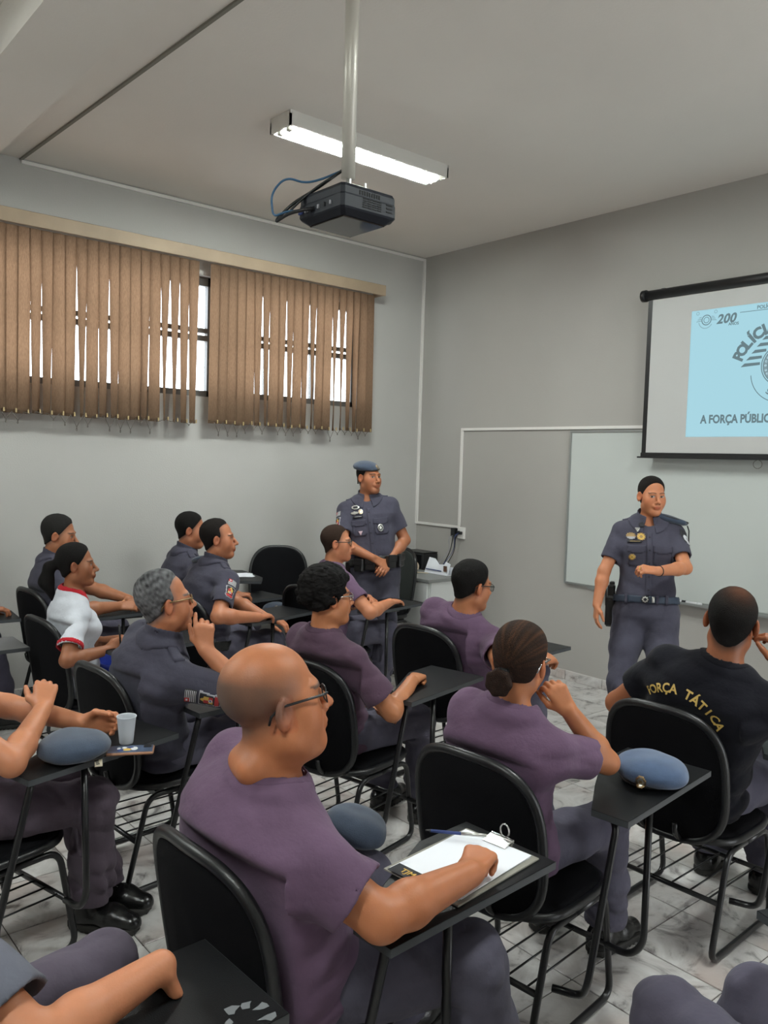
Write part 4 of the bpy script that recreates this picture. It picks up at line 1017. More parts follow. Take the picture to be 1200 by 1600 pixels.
    ap = [hip]+[l[0] for l in legs]+[l[1] for l in legs]; lo2 = np.min(ap, 0)-.2; hi2 = np.max(ap, 0)+.2
    X3, Q3 = surf(pp, pops, lo2, hi2, hc*1.1)
    po = npmesh('trousers', X3, Q3, pm, t, off)
    # boots
    for K, an, ff, fy in legs:
        rr = rotm(fy); b0 = A((an[0], an[1], 0)); T_ = lambda v: b0+rr@A(v)*s
        bp = [(rc(T_((0, 0, .20)), T_((0, -.005, .07)), .050*s, .046*s), .02), (rc(T_((0, -.03, .05)), T_((0, .09, .048)), .044*s, .044*s), .03), (rc(T_((0, .09, .042)), T_((.004, .165, .036)), .046*s, .036*s), .03), (rc(T_((0, -.04, .03)), T_((0, -.045, .06)), .036*s, .036*s), .02)]
        bop = [lambda d, P: np.maximum(d, .024-P[:, 2]), lambda d, P: np.maximum(d, P[:, 2]-.23)]
        X4, Q4 = surf(bp, bop, b0-A((.26, .26, .02)), b0+A((.26, .26, .27)), .006)
        b_ = npmesh('boot', X4, Q4, M['boot'], t, off)
        def sole(P, b0=b0, rr=rr):
            q2 = (P-b0)@rr/s; y = q2[:, 1]; wv = .040+.012*np.sin(np.clip((y+.09)/.30, 0, 1)*3.3-.35); cy = np.clip(y, -.045, .155); e = np.hypot(np.maximum(np.abs(q2[:, 0])-wv+.03, 0), y-cy)-.032
            lug = .004*np.sign(np.sin(y*260)); return np.maximum(e*s, np.abs(P[:, 2]-.016)-.014+np.where(P[:, 2] < .012, np.maximum(lug, 0), 0))
        X5, Q5 = surf([(sole, .001)], [], b0-A((.24, .24, .02)), b0+A((.24, .24, .06)), .006)
        if len(Q5): npmesh('sole', X5, Q5, M['rubber'], b_, off)
        lc = [T_((sx*.016, .055+.013*k, .098-.008*k)) for k in range(4) for sx in ((-1, 1) if k % 2 == 0 else (1, -1))]
        mk('laces', *tube(lc, .0025, 5), M['black_leather'], b_, True)
    # ------------------------------------------------ hair
    if hair and hair.get('style') and not nohead:
        hl = hair; th = hair.get('th', .009); tt = hair.get('top', .004); nz = hair.get('noise', .0015); nf = hair.get('nf', 130)
        def hq(P): return ((P-head)@RH)/hs_
        def hs_fn(P):
            q = hq(P); d = head_sdf(q*A((1, 1, 1)), sex, fat); cran = ell((0, -.012, .046), (.0745, .094, .083))(np.stack([np.abs(q[:, 0]), q[:, 1], q[:, 2]], 1))
            nk_ = rc((0, -.018, -.03), (0, -.032, -.13), .055, .052)(q)
            d0 = smin(cran, nk_, .03) if hair['style'] != 'curly' else cran
            tq = th+tt*np.clip((q[:, 2]-.05)/.07, 0, 1)
            d0 = d0-tq+nz*wob(q, nf, 5, 7)
            rg = hair_region(q, hl); d0 = d0+tq*.75*np.clip(1+rg/.030, 0, 1)**1.5
            ear = .024-np.sqrt(((np.abs(q[:, 0])-.080)/1.0)**2+((q[:, 1]+.004)/1.0)**2+((q[:, 2]+.006)/1.5)**2) if hair.get('ear', True) else -1
            return smax(smax(d0, rg, .010), ear, .006)*hs_*.9
        hp = [(hs_fn, .004)]
        if hair['style'] == 'pony':
            a, b, c = [H(v) for v in hair['tail']]; hp += [(rc(H((0, -.095, .02)), a, .024, .022), .02), (rc(a, b, .030, .034), .02), (rc(b, c, .034, .012), .03)]
        if hair['style'] == 'bun':
            cb = H(hair['bun']); hp.append((ell(cb, A((.036, .030, .034))*s, RH), .012))
            for k in range(7):
                a0 = k*.9; hp.append((rc(cb+RH@A((.030*math.cos(a0), -.014, .030*math.sin(a0))), cb+RH@A((.030*math.cos(a0+.9), -.014, .030*math.sin(a0+.9))), .013, .013), .005))
        if hair['style'] == 'curly':
            rn = np.random.default_rng(4)
            for k in range(150):
                a, z = rn.uniform(0, 6.28), rn.uniform(-.5, 1); rxy = math.sqrt(max(1-z*z, 0)); d = A((rxy*math.cos(a), rxy*math.sin(a), z))
                if d[1] > .55 and z < .45: continue
                if d[1] > .05 and z < -.05: continue
                p = A((0, -.014, .040))+d*A((.094, .112, .100)); hp.append((ell(H(p), A((1, 1, 1))*rn.uniform(.014, .022)*s), .006))
        def hwob(d, P): return d+hair.get('fine', .0012)*wob(((P-head)@RH), hair.get('ff', 300), 9, 8)
        hop = [hwob]+([lambda d, P: np.maximum(d, -(hfn(P)-.0))] if False else [])
        hl_ = head-.22; hh_ = head+.22
        if hair['style'] == 'pony': hl_ = np.minimum(hl_, np.min([a, b, c], 0)-.06)
        X6, Q6 = surf(hp, hop, hl_, hh_, hair.get('h', .005))
        hc_ = np.tile(A(hair['col']), (len(X6), 1)); q6 = ((X6-head)@RH)
        if hair.get('crown'): m_ = .55*np.exp(-(((q6-A((.015, -.035, .135)))/A((.045, .05, .05)))**2).sum(1))[:, None]; hc_ = hc_*(1-m_)+base*.55*m_
        if hair.get('salt'): hc_ = hc_*np.clip(1+1.1*wob(q6, 260, 21, 9)+.7*wob(q6, 60, 22, 4), .25, 2.4)[:, None]
        if 'col2' in hair:
            an = np.arctan2(q6[:, 0], q6[:, 2]+.0)*9; st = (.5+.5*np.sin(an*5.3+3*np.sin(an)+q6[:, 1]*25))*(.55+.45*np.sin(an*1.7+1)); st = .5*st*np.clip((q6[:, 2]+.05)/.12, .15, 1); hc_ = hc_*(1-st[:, None])+A(hair['col2'])*st[:, None]
        npmesh('hair', X6, Q6, cmat('hair', hair['col']), t, off, hc_)
        if hair['style'] == 'bun':
            mk('hair_clip', *bbox(H((hair['bun'][0]+.005, hair['bun'][1]-.004, hair['bun'][2]+.036)), (.017, .012, .010), .004, RH), M['black_plastic'], t)
        if hair['style'] == 'pony':
            p = H(A(hair['tail'][0])*.92); mk('hair_tie', *tube([p+RH@A((.024*math.cos(k), .008*math.sin(k), .024*math.sin(k))) for k in np.linspace(0, 6.0, 14)], .006, 6, closed=True), mat('scrunchie', (.25, .25, .28), .8), t, True)
    # ------------------------------------------------ glasses
    if glasses and not nohead:
        gm = M[glasses]; gl = thing_part = mk('glasses', *cat(*[tube([H((sg*.0345+.0245*math.copysign(abs(math.cos(k))**.7, math.cos(k)), .1035-.006*abs((sg*.0345+.0245*math.cos(k))/.05)**2, .0085+.0165*math.copysign(abs(math.sin(k))**.8, math.sin(k)))) for k in np.linspace(0, 2*math.pi, 24, endpoint=False)], .0017, 6, closed=True) for sg in (1, -1)],
              tube([H((-.0105, .1035, .012)), H((0, .107, .014)), H((.0105, .1035, .012))], .0016, 6),
              *[tube([H((sg*.0585, .098, .0165)), H((sg*.072, .085, .0195)), H((sg*.0795, .02, .0205)), H((sg*.0800, -.006, .021)), H((sg*.078, -.026, .006)), H((sg*.076, -.032, -.010))], .0030, 6) for sg in (1, -1)]), gm, t, True)
        for sg in (1, -1):
            n = 20; V = [H((sg*.0345+.0235*math.copysign(abs(math.cos(k))**.7, math.cos(k)), .1035-.006*abs((sg*.0345+.0245*math.cos(k))/.05)**2, .0085+.0157*math.copysign(abs(math.sin(k))**.8, math.sin(k)))) for k in np.linspace(0, 2*math.pi, n, endpoint=False)]
            V2 = [v+RH@A((0, .0012, 0)) for v in V]; mk('lens', V+V2, [tuple(range(n))[::-1], tuple(range(n, 2*n))]+[(i, (i+1) % n, n+(i+1) % n, n+i) for i in range(n)], M['lens'], gl)
    return dict(t=t, off=off, bvh=bv, shirt=so, trousers=po, H=H, RH=RH, NB=NB, up=up, r1=r1, f1=f1, u1=u1, SR=SR, SL=SL, arms=arms, hip=hip, r0=r0, f0=f0, Lt=Lt, cm=cm, pm=pm, tf=tf, body=bo, s=s, knees=kn, seed=seed, lo=lo, hi=hi, head=head)
def sleeve_patch(p, sd, fr, ang, fn, mats, w, h, name, nx=14, ny=16, label=None):
    S_, E, W = p['arms'][sd]; a = unit(E-S_); out = p['r1']*(1 if sd == 'R' else -1); out = unit(out-a*(out@a)); fw = np.cross(a, out); n = out*math.cos(rad(ang))+fw*math.sin(rad(ang))
    return patch(p['bvh'], S_+(E-S_)*fr+n*.06, n, -a, w, h, nx, ny, fn, mats, name, p['shirt'], .003, .10)
def chest(p, x, z, w, h, fn, mats, name, nx=8, ny=8, lift=.004, parent=None):
    c = p['NB']+p['r1']*x-p['u1']*z+p['f1']*.12
    return patch(p['bvh'], c, p['f1'], p['u1'], w, h, nx, ny, fn, mats, name, parent or p['shirt'], lift, .18)
def watch(p, sd, m='steel', fr=.90, strap=None):
    S_, E, W = p['arms'][sd]; a = unit(W-E); c = E+(W-E)*fr; u = unit(np.cross(a, (0.3, .2, 1))); v = np.cross(a, u); r = .0335*p['s']
    b = mk('watch', *tube([c+u*r*math.cos(k)*1.05+v*r*math.sin(k)*.95 for k in np.linspace(0, 2*math.pi, 20, endpoint=False)], .0055, 6, closed=True), M[strap or m], p['t'], True)
    mk('watch_face', *lathe([(.0, .004), (.015, .004), (.017, 0), (.017, -.006)], 16, c+u*(r+.003), np.stack([v, a, u], 1)), M[m], b, True)
def belt(p, zz, m, name='belt', wd=.021, off=.008, ops=()):
    tf = p['tf']; hip, up = p['hip'], p['up']
    def f(P): return np.maximum(np.abs(tf(P)-off)-.005, np.abs((P-hip)@up-zz)-wd)
    X, Q = surf([(f, .001)], list(ops), p['lo'], p['hi'], .006); b = npmesh(name, X, Q, m, p['t'], p['off']); return b, bvh_of(X, Q)
def beret(name, label, c, R, m, worn=None, size=1.0, badge=None, group=None, tilt=.3, droop=(.5, -.2)):
    """flattened felt cap; local z up, y front"""
    c = A(c, float); R = A(R, float); k = size; par = worn['t'] if worn else thing(name, label, 'beret', tuple(c), group); off = worn['off'] if worn else tuple(c)
    L_ = lambda v: c+R@(A(v, float)*k)
    def dome(P):
        q = ((P-c)@R)/k; x, y, z = q[:, 0], q[:, 1], q[:, 2]
        d = ell((.010, -.004, .042), (.116, .132, .050))(q); d = smin(d, ell((.060, -.01, .026), (.078, .10, .034))(q), .03)
        if worn: d = ell((0, -.004, .004), (.0865, .106, .060))(q); d = smin(d, ell((.040, -.005, .026), (.066, .085, .030))(q), .03)
        d = d+(.0035 if not worn else .001)*wob(q, 45, 3)+(.004 if not worn else 0)*np.exp(-((x-.01)**2+(y-.02)**2)/.003); return np.maximum(d, -z+.004)*k
    X, Q = surf([(dome, .001)], [], c-.2*k, c+.2*k, .006)
    cr = npmesh('beret' if worn else 'crown', X, Q, m, par, off)
    par2 = cr if worn else par
    n = 32; mk('rim_band', *tube([L_((.083*math.cos(a), .099*math.sin(a), .006)) for a in np.linspace(0, 2*math.pi, n, endpoint=False)], .0065*k, 8, closed=True), M['black_leather'], par2, True, off=off)
    if badge:
        bx, by, bz = badge; nn = unit(R@A((bx, by, 1.2*bz))); bv = bvh_of(X, Q)
        patch(bv, L_((bx, by, bz)), nn, R@A((0, -.3, 1)) if abs(by) > .02 else R@A((0, 1, 0)), .034*k, .040*k, 8, 8, badge_fn, [M['brass'], M['silver']], 'badge', par2, .004)
    return cr
# ---------------------------------------------------------------- the people in the room
PUR = (.130, .080, .130); UNI = (.062, .060, .083); TRO = (.06, .057, .076)
DN = (0, 0, -1.)
TEE = dict(kind='tee', col=PUR); UNIF = dict(kind='uniform', col=UNI)
BLK = (.008, .007, .0065)
short = dict(style='short', col=BLK, th=.007, top=.006, front=.072, ztop=.095, nape=-.062)
P_ = {}
P_['bald'] = person('heavy bald man in purple t-shirt and glasses writing on the clipboard', (4.33, -4.43, .545), (4.385, -4.45, 1.18), (-16, 10, 0), 2, -8,
    R=((4.695, -4.10, .80), (-.45, .88, .12), DN, .72, (.45, -.7, -.35), .8, (4.70, -4.375, .79)), L=((4.25, -4.20, .71), (.7, .5, -.25), DN, .4, (-.3, -.4, -.9)),
    s=1.04, g=1.28, belly=.05, fat=1.0, hk=1.10, feet=[((4.675, -3.93), -16), ((4.20, -3.86), 5)], skin=(0.449, 0.164, 0.071), hair=dict(col=(.06, .05, .045), stubble=dict(front=.058, ztop=.075, side=-.02, nape=-.072, recede=.0), sa=.78), shirt=dict(TEE, loose=1.12, fold=.8), chair_='bald', hs=.0038, hc=.006, glasses='black_plastic', lean_shoulder=.10, cuff=.66, bow=.05)
P_['bun'] = person('woman in purple t-shirt with brown hair in a bun, chin on her hand', (4.25, -3.47, .545), (4.355, -3.55, 1.145), (18, -4, 4), 6, 8,
    R=((4.455, -3.43, 1.005), (-.35, -.42, .85), (-.75, .2, .1), .75, (.2, .1, -1), .4), L=((4.10, -3.12, .69), (.2, .9, -.2), DN, .3, (-.6, -.3, -.3)),
    s=.97, g=1.06, sex='f', skin=(0.454, 0.175, 0.077), hair=dict(style='bun', col=(.022, .012, .009), col2=(.16, .065, .026), th=.012, top=.006, front=.066, ztop=.09, side=-.03, nape=-.05, noise=.001, nf=60, bun=(-.012, -.112, -.048), fine=.0008, ff=200), shirt=dict(TEE, loose=1.1), chair_='bun', hs=.004, hc=.006, glasses='chrome', lean_shoulder=.06, cuff=.62)
P_['tatica'] = person('man in black t-shirt with yellow arched lettering on the back', (4.38, -2.56, .545), (4.52, -2.57, 1.19), (20, 4, 6), 2, 8,
    R=((4.66, -2.45, 1.045), (-.25, -.15, .9), (-.8, -.2, 0), .6, (.6, .5, -.8), .5), L=((4.20, -2.38, .74), (.3, .85, -.2), DN, .4, (-.7, -.5, -.3)),
    s=1.04, g=1.12, skin=(0.306, 0.109, 0.049), hair=dict(style='short', col=BLK, th=.006, top=.002, front=.066, ztop=.09, nape=-.072, noise=.0008, crown=1), shirt=dict(kind='tee', col=(.010, .010, .014), loose=1.1), chair_='tatica', hs=.004, hc=.006, lean_shoulder=-.02, cuff=.60)
P_['curly'] = person('person with black curly hair and glasses in purple t-shirt, fist on tablet', (3.075, -3.27, .54), (3.13, -3.375, 1.145), (-14, 2, 0), 8, 0,
    R=((3.309, -3.03, .775), (-.45, .88, .05), DN, .95, (.5, -.4, -.5), .8), L=((3.20, -3.16, .68), (.75, .5, -.2), DN, .5, (-.5, -.3, -.6)),
    s=.98, g=.98, skin=(0.454, 0.179, 0.080), hair=dict(style='curly', col=(.007, .006, .006), th=.024, top=.012, front=.075, ztop=.075, side=-.035, nape=-.070, noise=.006, nf=140, fine=.0065, ff=400, h=.0042, recede=0), shirt=dict(kind='tee', col=(.092, .055, .082), loose=1.15), chair_='curly', hs=.0045, hc=.0065, glasses='chrome', cuff=.74)
P_['lean'] = person('dark-haired man with black glasses in purple t-shirt leaning forward', (2.86, -2.23, .54), (3.04, -2.39, 1.11), (-12, -6, 3), 5, 2,
    R=((3.46, -2.33, .80), (-.05, .98, .05), (-.3, 0, -.95), .55, (.4, -.7, -.6), .6, (3.43, -2.57, .80)), L=((2.90, -1.98, .78), (.4, .8, 0), DN, .4, (-.7, -.3, -.4)),
    s=1.04, g=1.12, skin=(0.409, 0.158, 0.073), hair=dict(short, th=.008, top=.004), shirt=dict(TEE, loose=1.12), chair_='lean', hs=.0045, hc=.0065, glasses='black_plastic', bow=.03)
P_['grey'] = person('grey-haired officer with glasses, hand on chin, flag and crest on sleeve', (2.76, -4.0, .54), (2.905, -4.02, 1.15), (-12, 8, 2), 4, -2,
    R=((3.085, -3.93, .985), (-.20, -.02, .98), (-.75, .6, .1), [.25, .75, .9, 1.0], (.6, .4, -.9), .2), L=((2.62, -3.60, .69), (.3, .9, -.2), DN, .3, (-.6, -.3, -.3)),
    s=1.02, g=1.06, skin=(0.477, 0.187, 0.093), hair=dict(style='short', col=(.13, .13, .135), th=.008, top=.006, front=.045, ztop=.085, recede=.03, noise=.003, nf=150, fine=.002, ff=420, nape=-.062, salt=1), shirt=UNIF, feet=[((2.80, -3.64), 8), ((2.58, -3.58), 6)], chair_='grey', hs=.0042, hc=.0062, glasses='brass', cuff=.72, bow=.05)
P_['white'] = person('woman with black ponytail in white t-shirt with red collar and cuffs', (1.61, -3.89, .54), (1.66, -3.93, 1.15), (-26, 2, 0), -4, -14,
    R=((1.87, -3.84, .735), (.15, .85, .35), (-.7, .2, -.2), .75, (.5, -.6, -.5), .7), L=((1.80, -3.74, .765), (.8, .1, .2), (0, .3, -.9), .7, (-.6, -.2, -.6), .7),
    s=.96, g=1.0, sex='f', skin=(0.284, 0.109, 0.052), hair=dict(style='pony', col=BLK, th=.008, top=.004, front=.070, ztop=.09, side=-.02, nape=-.06, noise=.0008, nf=60, tail=[(0, -.145, .0), (-.012, -.165, -.085), (-.02, -.125, -.20)], fine=.0006), shirt=dict(kind='tee', col=(.56, .58, .63), band=(.42, .02, .03), loose=1.15), pants=(.010, .02, .16), chair_='white', hs=.0045, hc=.0065, cuff=.74)
P_['back'] = person('dark-haired man with arms crossed by the window wall behind the ponytail woman', (.66, -3.68, .54), (.68, -3.69, 1.21), (-34, -6, 0), -4, -10,
    R=((.98, -3.42, .785), (.2, .95, 0), (-.6, 0, -.8), .4, (.7, -.6, -.4)), L=((.86, -3.30, .80), (.9, -.1, 0), (0, -.3, -.9), .4, (-.6, -.2, -.5)),
    s=1.02, g=1.05, skin=(0.341, 0.136, 0.067), hair=dict(short, col=(.02, .019, .018)), shirt=UNIF, chair_='back', hs=.005, hc=.007)
P_['uni'] = person('receding-haired officer in profile with flag and red crest on his right sleeve', (1.31, -3.0, .54), (1.33, -2.92, 1.215), (-33, 3, 0), 6, 0,
    R=((1.70, -2.84, .775), (-.30, .92, .0), DN, .45, (.5, -.5, -.5), .6), L=((1.60, -2.70, .73), (.7, .5, -.1), DN, .4, (-.6, -.2, -.4)),
    s=1.03, g=1.05, skin=(0.432, 0.166, 0.083), hair=dict(short, th=.006, top=.003, front=.055, recede=.032, col=(.012, .009, .008)), shirt=UNIF, chair_='uni', hs=.0045, hc=.0065, cuff=.72, stub=.15)
P_['uni2'] = person('officer with cropped black hair half hidden beside the window wall', (.63, -2.78, .54), (.70, -2.79, 1.215), (-34, -4, 0), 0, -8,
    R=((1.02, -2.62, .78), (.0, .95, .1), DN, .4, (.6, -.6, -.4)), L=((.72, -2.42, .74), (.6, .6, 0), DN, .4, (-.6, -.2, -.4)),
    s=1.02, g=1.04, skin=(0.375, 0.144, 0.073), hair=dict(short, th=.005, top=.004), shirt=UNIF, feet=[((.74, -2.41), -6), ((.50, -2.41), 6)], chair_='uni2', hs=.005, hc=.007)
P_['buzz'] = person('man in purple t-shirt with buzz cut and black glasses, arms folded on tablet', (1.42, -2.12, .54), (1.45, -2.07, 1.165), (-42, 2, 0), -4, -14,
    R=((1.74, -1.82, .78), (-.25, .95, 0), DN, .25, (.6, -.6, -.4), .2), L=((1.63, -1.92, .80), (.93, -.25, .05), (0, -.5, -.8), .55, (-.6, .2, -.5), .4),
    s=1.02, g=1.06, skin=(0.499, 0.201, 0.103), hair=dict(style='short', nape=-.062, col=(.035, .020, .014), th=.0045, top=.001, front=.062, ztop=.088, recede=.012, noise=.0005), shirt=TEE, feet=[((1.52, -1.73), -12), ((1.36, -1.75), -10)], chair_='buzz', hs=.0048, hc=.0068, glasses='black_plastic')
P_['left'] = person('person at the left edge with arms crossed, holding the white cup, purple trousers', (3.02, -4.84, .545), (2.96, -4.94, 1.19), (-10, 0, 0), 8, -4,
    R=((3.07, -4.545, .855), (-.62, .30, .62), (-.6, .2, -.6), .55, (.7, -.4, -.7), .1, (3.34, -4.725, .785)), L=((3.09, -4.41, .785), (.60, .78, .05), (.75, -.6, 0), .45, (-.5, .3, -.4), .5, (2.86, -4.60, .82)),
    s=1.02, g=1.0, skin=(0.511, 0.206, 0.103), hair=short, shirt=TEE, pants=(.088, .068, .088), chair_='left', hs=.004, hc=.0065, feet=[((3.05, -4.37), -50), ((2.95, -4.28), -48)])
P_['near'] = person('officer at the bottom left corner with a bare forearm on the scraped tablet', (4.28, -5.17, .545), (4.10, -5.20, 1.17), (-5, -8, 0), 2, -6,
    R=((4.588, -4.815, .80), (-.15, .45, -.88), (-.2, -.5, -.8), .6, (.6, -.7, -.5), .6, (4.63, -5.05, .775)), L=((4.02, -5.10, .68), (.5, .6, -.5), DN, .3, (-.6, -.5, -.3)),
    s=1.02, g=1.02, skin=(0.533, 0.214, 0.109), hair=short, shirt=dict(UNIF, col=(.12, .125, .155), loose=1.12), cuff=.84, feet=[((4.42, -4.85), 0), ((4.18, -4.83), 5)], pants=(.125, .105, .138), chair_='near', hs=.0038, hc=.006)
P_['right'] = person('person at the bottom right edge, only a purple-grey trouser knee showing', (5.51, -3.86, .545), (5.62, -3.90, 1.20), (60, 0, 0), 70, 70,
    R=((5.48, -3.62, .70), (-.5, .1, -.8), DN, .3, (0, .6, -.3)), L=((5.42, -4.06, .70), (-.5, .1, -.8), DN, .3, (0, -.6, -.3)),
    s=1.02, g=1.02, skin=(0.454, 0.184, 0.086), hair=short, shirt=TEE, pants=(.09, .083, .115), chair_='right', hs=.006, hc=.007, feet=[((5.02, -3.58), 70), ((5.08, -3.80), 70)])
P_['far'] = person('person at the far left edge, only a ringed hand and dark trousers showing', (.40, -4.46, .545), (.30, -4.60, 1.19), (-25, 0, 0), -8, -8,
    R=((.74, -4.13, .785), (.05, .98, .05), DN, .45, (.6, -.6, -.4)), L=((.30, -4.10, .69), (.2, .9, -.2), DN, .3, (-.6, -.3, -.3)),
    s=1.0, g=1.0, skin=(0.296, 0.114, 0.056), hair=short, shirt=UNIF, pants=(.06, .055, .08), chair_='farback', hs=.005, hc=.007)
P_['officer'] = person('standing officer in blue beret with hands clasped in front by the corner', (1.18, -1.497, .915), (1.105, -1.52, 1.607), (-88, 4, 0), -125, -128,
    R=((1.31, -1.63, 1.03), (.35, .75, -.45), (-.55, .3, -.6), .45, (-.3, -.9, -.4)), L=((1.335, -1.495, 1.00), (.35, -.75, -.5), (-.6, -.1, -.6), .3, (.1, 1, -.4)),
    s=1.0, g=1.04, skin=(0.375, 0.144, 0.069), hair=dict(style='short', col=BLK, th=.004, top=.0, front=.060, ztop=.09, noise=.0005), shirt=dict(UNIF, fold=.6), pants=(.066, .064, .085), stand=True, shw=.93, hs=.0038, hc=.006, cuff=.68, bow=-.01, feet=[((1.08, -1.58), -128), ((1.22, -1.43), -125)], gaze=1, stub=.15)
P_['woman'] = person('female officer speaking in front of the whiteboard, left hand raised to her belt', (3.245, -1.08, .90), (3.222, -1.041, 1.575), (-124, -2, 0), -150, -143,
    R=((3.075, -1.335, .925), (.05, -.15, -1), (.6, .7, 0), .28, (-.6, -.1, 0), .4, (3.065, -1.265, 1.12)), L=((3.465, -1.335, 1.175), (-.72, -.65, .12), (-.25, .45, -.85), .55, (.75, .35, -.7), .5),
    s=.985, g=1.02, sex='f', skin=(0.499, 0.197, 0.096), hair=dict(style='pony', col=(.012, .009, .008), th=.006, top=.004, front=.064, ztop=.092, side=-.015, nape=-.06, noise=.0006, nf=50, tail=[(0, -.105, .01), (-.035, -.105, -.08), (-.055, -.075, -.18)], fine=.0005), shirt=dict(UNIF, fold=.55), pants=(.066, .064, .088), stand=True, hs=.0034, hc=.0058, cuff=.70, bow=-.01, feet=[((3.16, -1.10), -160), ((3.31, -1.03), -140)], gaze=1, lipstick=True)
# ---------------------------------------------------------------- patches, badges, lettering
for k, sz in (('grey', 1), ('uni', 1), ('officer', .9), ('near', 1.1)):
    p = P_[k]
    an_ = {'officer': -42, 'near': 22}.get(k, 13)
    sleeve_patch(p, 'R', .22, an_, flag_fn, FLAG(), .062*sz, .046*sz, 'flag_patch', 20, 26)
    sleeve_patch(p, 'R', .48 if k != 'near' else .74, an_, crest_fn, CREST(), .066*sz, .086*sz, 'crest_patch', 20, 26)
sleeve_patch(P_['woman'], 'L', .26, 35, lambda u, v: 0 if v > .62 and abs(u-.5) < .5 else (1 if math.hypot(u-.5, (v-.34)*.9) < .33 and math.hypot(u-.5, (v-.34)*.9) > .13 else (2 if math.hypot(u-.5, (v-.34)*.9) <= .13 else (0 if abs(u-.5) < .48-(.6-v)*.3 else None))), [M['pblack'], M['pwhite'], M['pgrey']], .075, .10, 'crest_patch', 18, 22)
def stitch(p, words, c, n, up, size, m, name, arc_r=None, lift=.0035, bold=0, span=9):
    n = unit(n); up = unit(A(up)-n*(A(up)@n)); rt = np.cross(up, n); Vs = []
    N = len(words); bv = p['bvh']
    for i, ch in enumerate(words):
        if ch == ' ': continue
        V, F = text_mesh(ch, size, bold)
        th = rad((i-(N-1)/2)*span); ctr = A((arc_r*math.sin(th), arc_r*math.cos(th)-arc_r)) if arc_r else A(((i-(N-1)/2)*size*.68, 0)); cs, sn = (math.cos(-th), math.sin(-th)) if arc_r else (1, 0)
        W = []
        for v in V:
            x = ctr[0]+cs*v[0]-sn*v[1]; y = ctr[1]+sn*v[0]+cs*v[1]; q = A(c)+rt*x+up*y; h = bv.ray_cast(Vector(q+n*.2), Vector(-n), .45)
            W.append((A(h[0]) if h[0] is not None else q)+n*lift)
        mk(name, W, F, m, p['shirt'])
p = P_['tatica']; stitch(p, 'FORÇA TÁTICA', p['NB']-p['u1']*.105-p['f1']*.1-p['r1']*.062, -p['f1'], p['u1'], .044, M['gold'], 'letter', .165, .004, .0012, 9.4)
cloth2 = cmat('cloth', tuple(c*.9 for c in UNI))
for k, pk in (('officer', 1), ('woman', 1)):
    p = P_[k]; f = .9 if k == 'woman' else 1
    chest(p, 0, .27, .032, .38, plain, [p['cm']], 'placket', 3, 24, .004)
    for i in range(5): chest(p, 0, .11+.078*i, .010, .010, rnd, [M['pblack']], 'button', 4, 4, .007)
    for sg in (1, -1):
        chest(p, sg*.082*f, .185, .115*f, .048, flap_fn, [p['cm']], 'pocket_flap', 10, 6, .007)
        chest(p, sg*.082*f, .235, .105*f, .10, lambda u, v: 0 if v > .16 or abs(u-.5) < .5-1.2*(.16-v) else None, [p['cm']], 'pocket', 10, 8, .004)
p = P_['officer']
chest(p, .085, .135, .070, .016, lambda u, v: 1 if .15 < u < .85 and .3 < v < .7 and int(u*22) % 2 == 0 else 0, [M['pblack'], M['pwhite']], 'name_tag', 22, 5, .010)
chest(p, .10, .105, .070, .026, lambda u, v: 0 if abs(v-.5) < .5-abs(u-.4)*.8 else None, [M['silver']], 'wing_badge', 14, 6, .009); chest(p, .060, .100, .036, .040, badge_fn, [M['silver'], M['brass']], 'round_badge', 10, 10, .010)
chest(p, .095, .062, .058, .032, lambda u, v: None if math.hypot(u-.5, (v-.5)) > .5 else (0 if math.hypot(u-.5, v-.5) > .3 else 1), [M['silver'], M['pblack']], 'round_badge', 12, 8, .008)
chest(p, .078, .262, .034, .034, lambda u, v: 0 if abs(u-.5) < v*.5 else None, [mat('pink_badge', (.55, .40, .45), .5)], 'triangle_badge', 8, 8, .009); chest(p, -.075, .235, .042, .054, badge_fn, [M['silver'], M['pblack']], 'hanging_badge', 10, 10, .012)
b, bv = belt(p, .075, M['black_leather'], 'duty_belt', .030, .014)
def holster(p, c, R, name='holster'):
    h = mk(name, *cat(bbox(A(c)-A((0, 0, .05)), (.030, .042, .095), .012, R), bbox(A(c)+A((0, 0, .065)), (.022, .026, .045), .008, R)), M['black_leather'], p['t'])
    mk('pistol_grip', *bbox(A(c)+A(R)@A((0, -.035, .075)), (.015, .020, .05), .006, R), M['black_plastic'], h); mk('strap', *bbox(A(c)+A(R)@A((.031, 0, .03)), (.003, .012, .05), .001, R), M['black_plastic'], h)
def pouch(p, c, n, hw=.04, hh=.05): R = np.stack([np.cross((0, 0, 1.), unit(n)), unit(n), (0, 0, 1.)], 1); q = mk('pouch', *bbox(c, (hw, .022, hh), .01, R), M['black_leather'], p['t']); mk('flap', *bbox(A(c)+R@A((0, .022, hh*.45)), (hw*.95, .004, hh*.5), .003, R), M['black_leather'], q)
holster(p, p['hip']+p['r0']*.205+p['f0']*.02-A((0, 0, .02)), rotm(-125))
for dx, dy in ((.13, .155), (-.11, .155), (.05, .17), (-.185, .09)): pouch(p, p['hip']+p['r0']*dx+p['f0']*dy+A((0, 0, .055)), p['f0']*dy*5+p['r0']*dx*4)
b, bv = belt(P_['uni'], .045, M['black_leather'], 'duty_belt', .030, .012, chair_ops('uni')[:1])
p = P_['woman']
b, bv = belt(p, .062, M['pblue2'] if 'pblue2' in M else mat('navy_belt', (.022, .035, .06), .6), 'belt', .022, .012)
bz = p['hip']+p['up']*.062+p['f0']*.1
patch(bv, bz+p['f0']*.05, p['f0'], p['up'], .046, .046, 10, 10, badge_fn, [M['pblack'], M['silver']], 'buckle', b, .006)
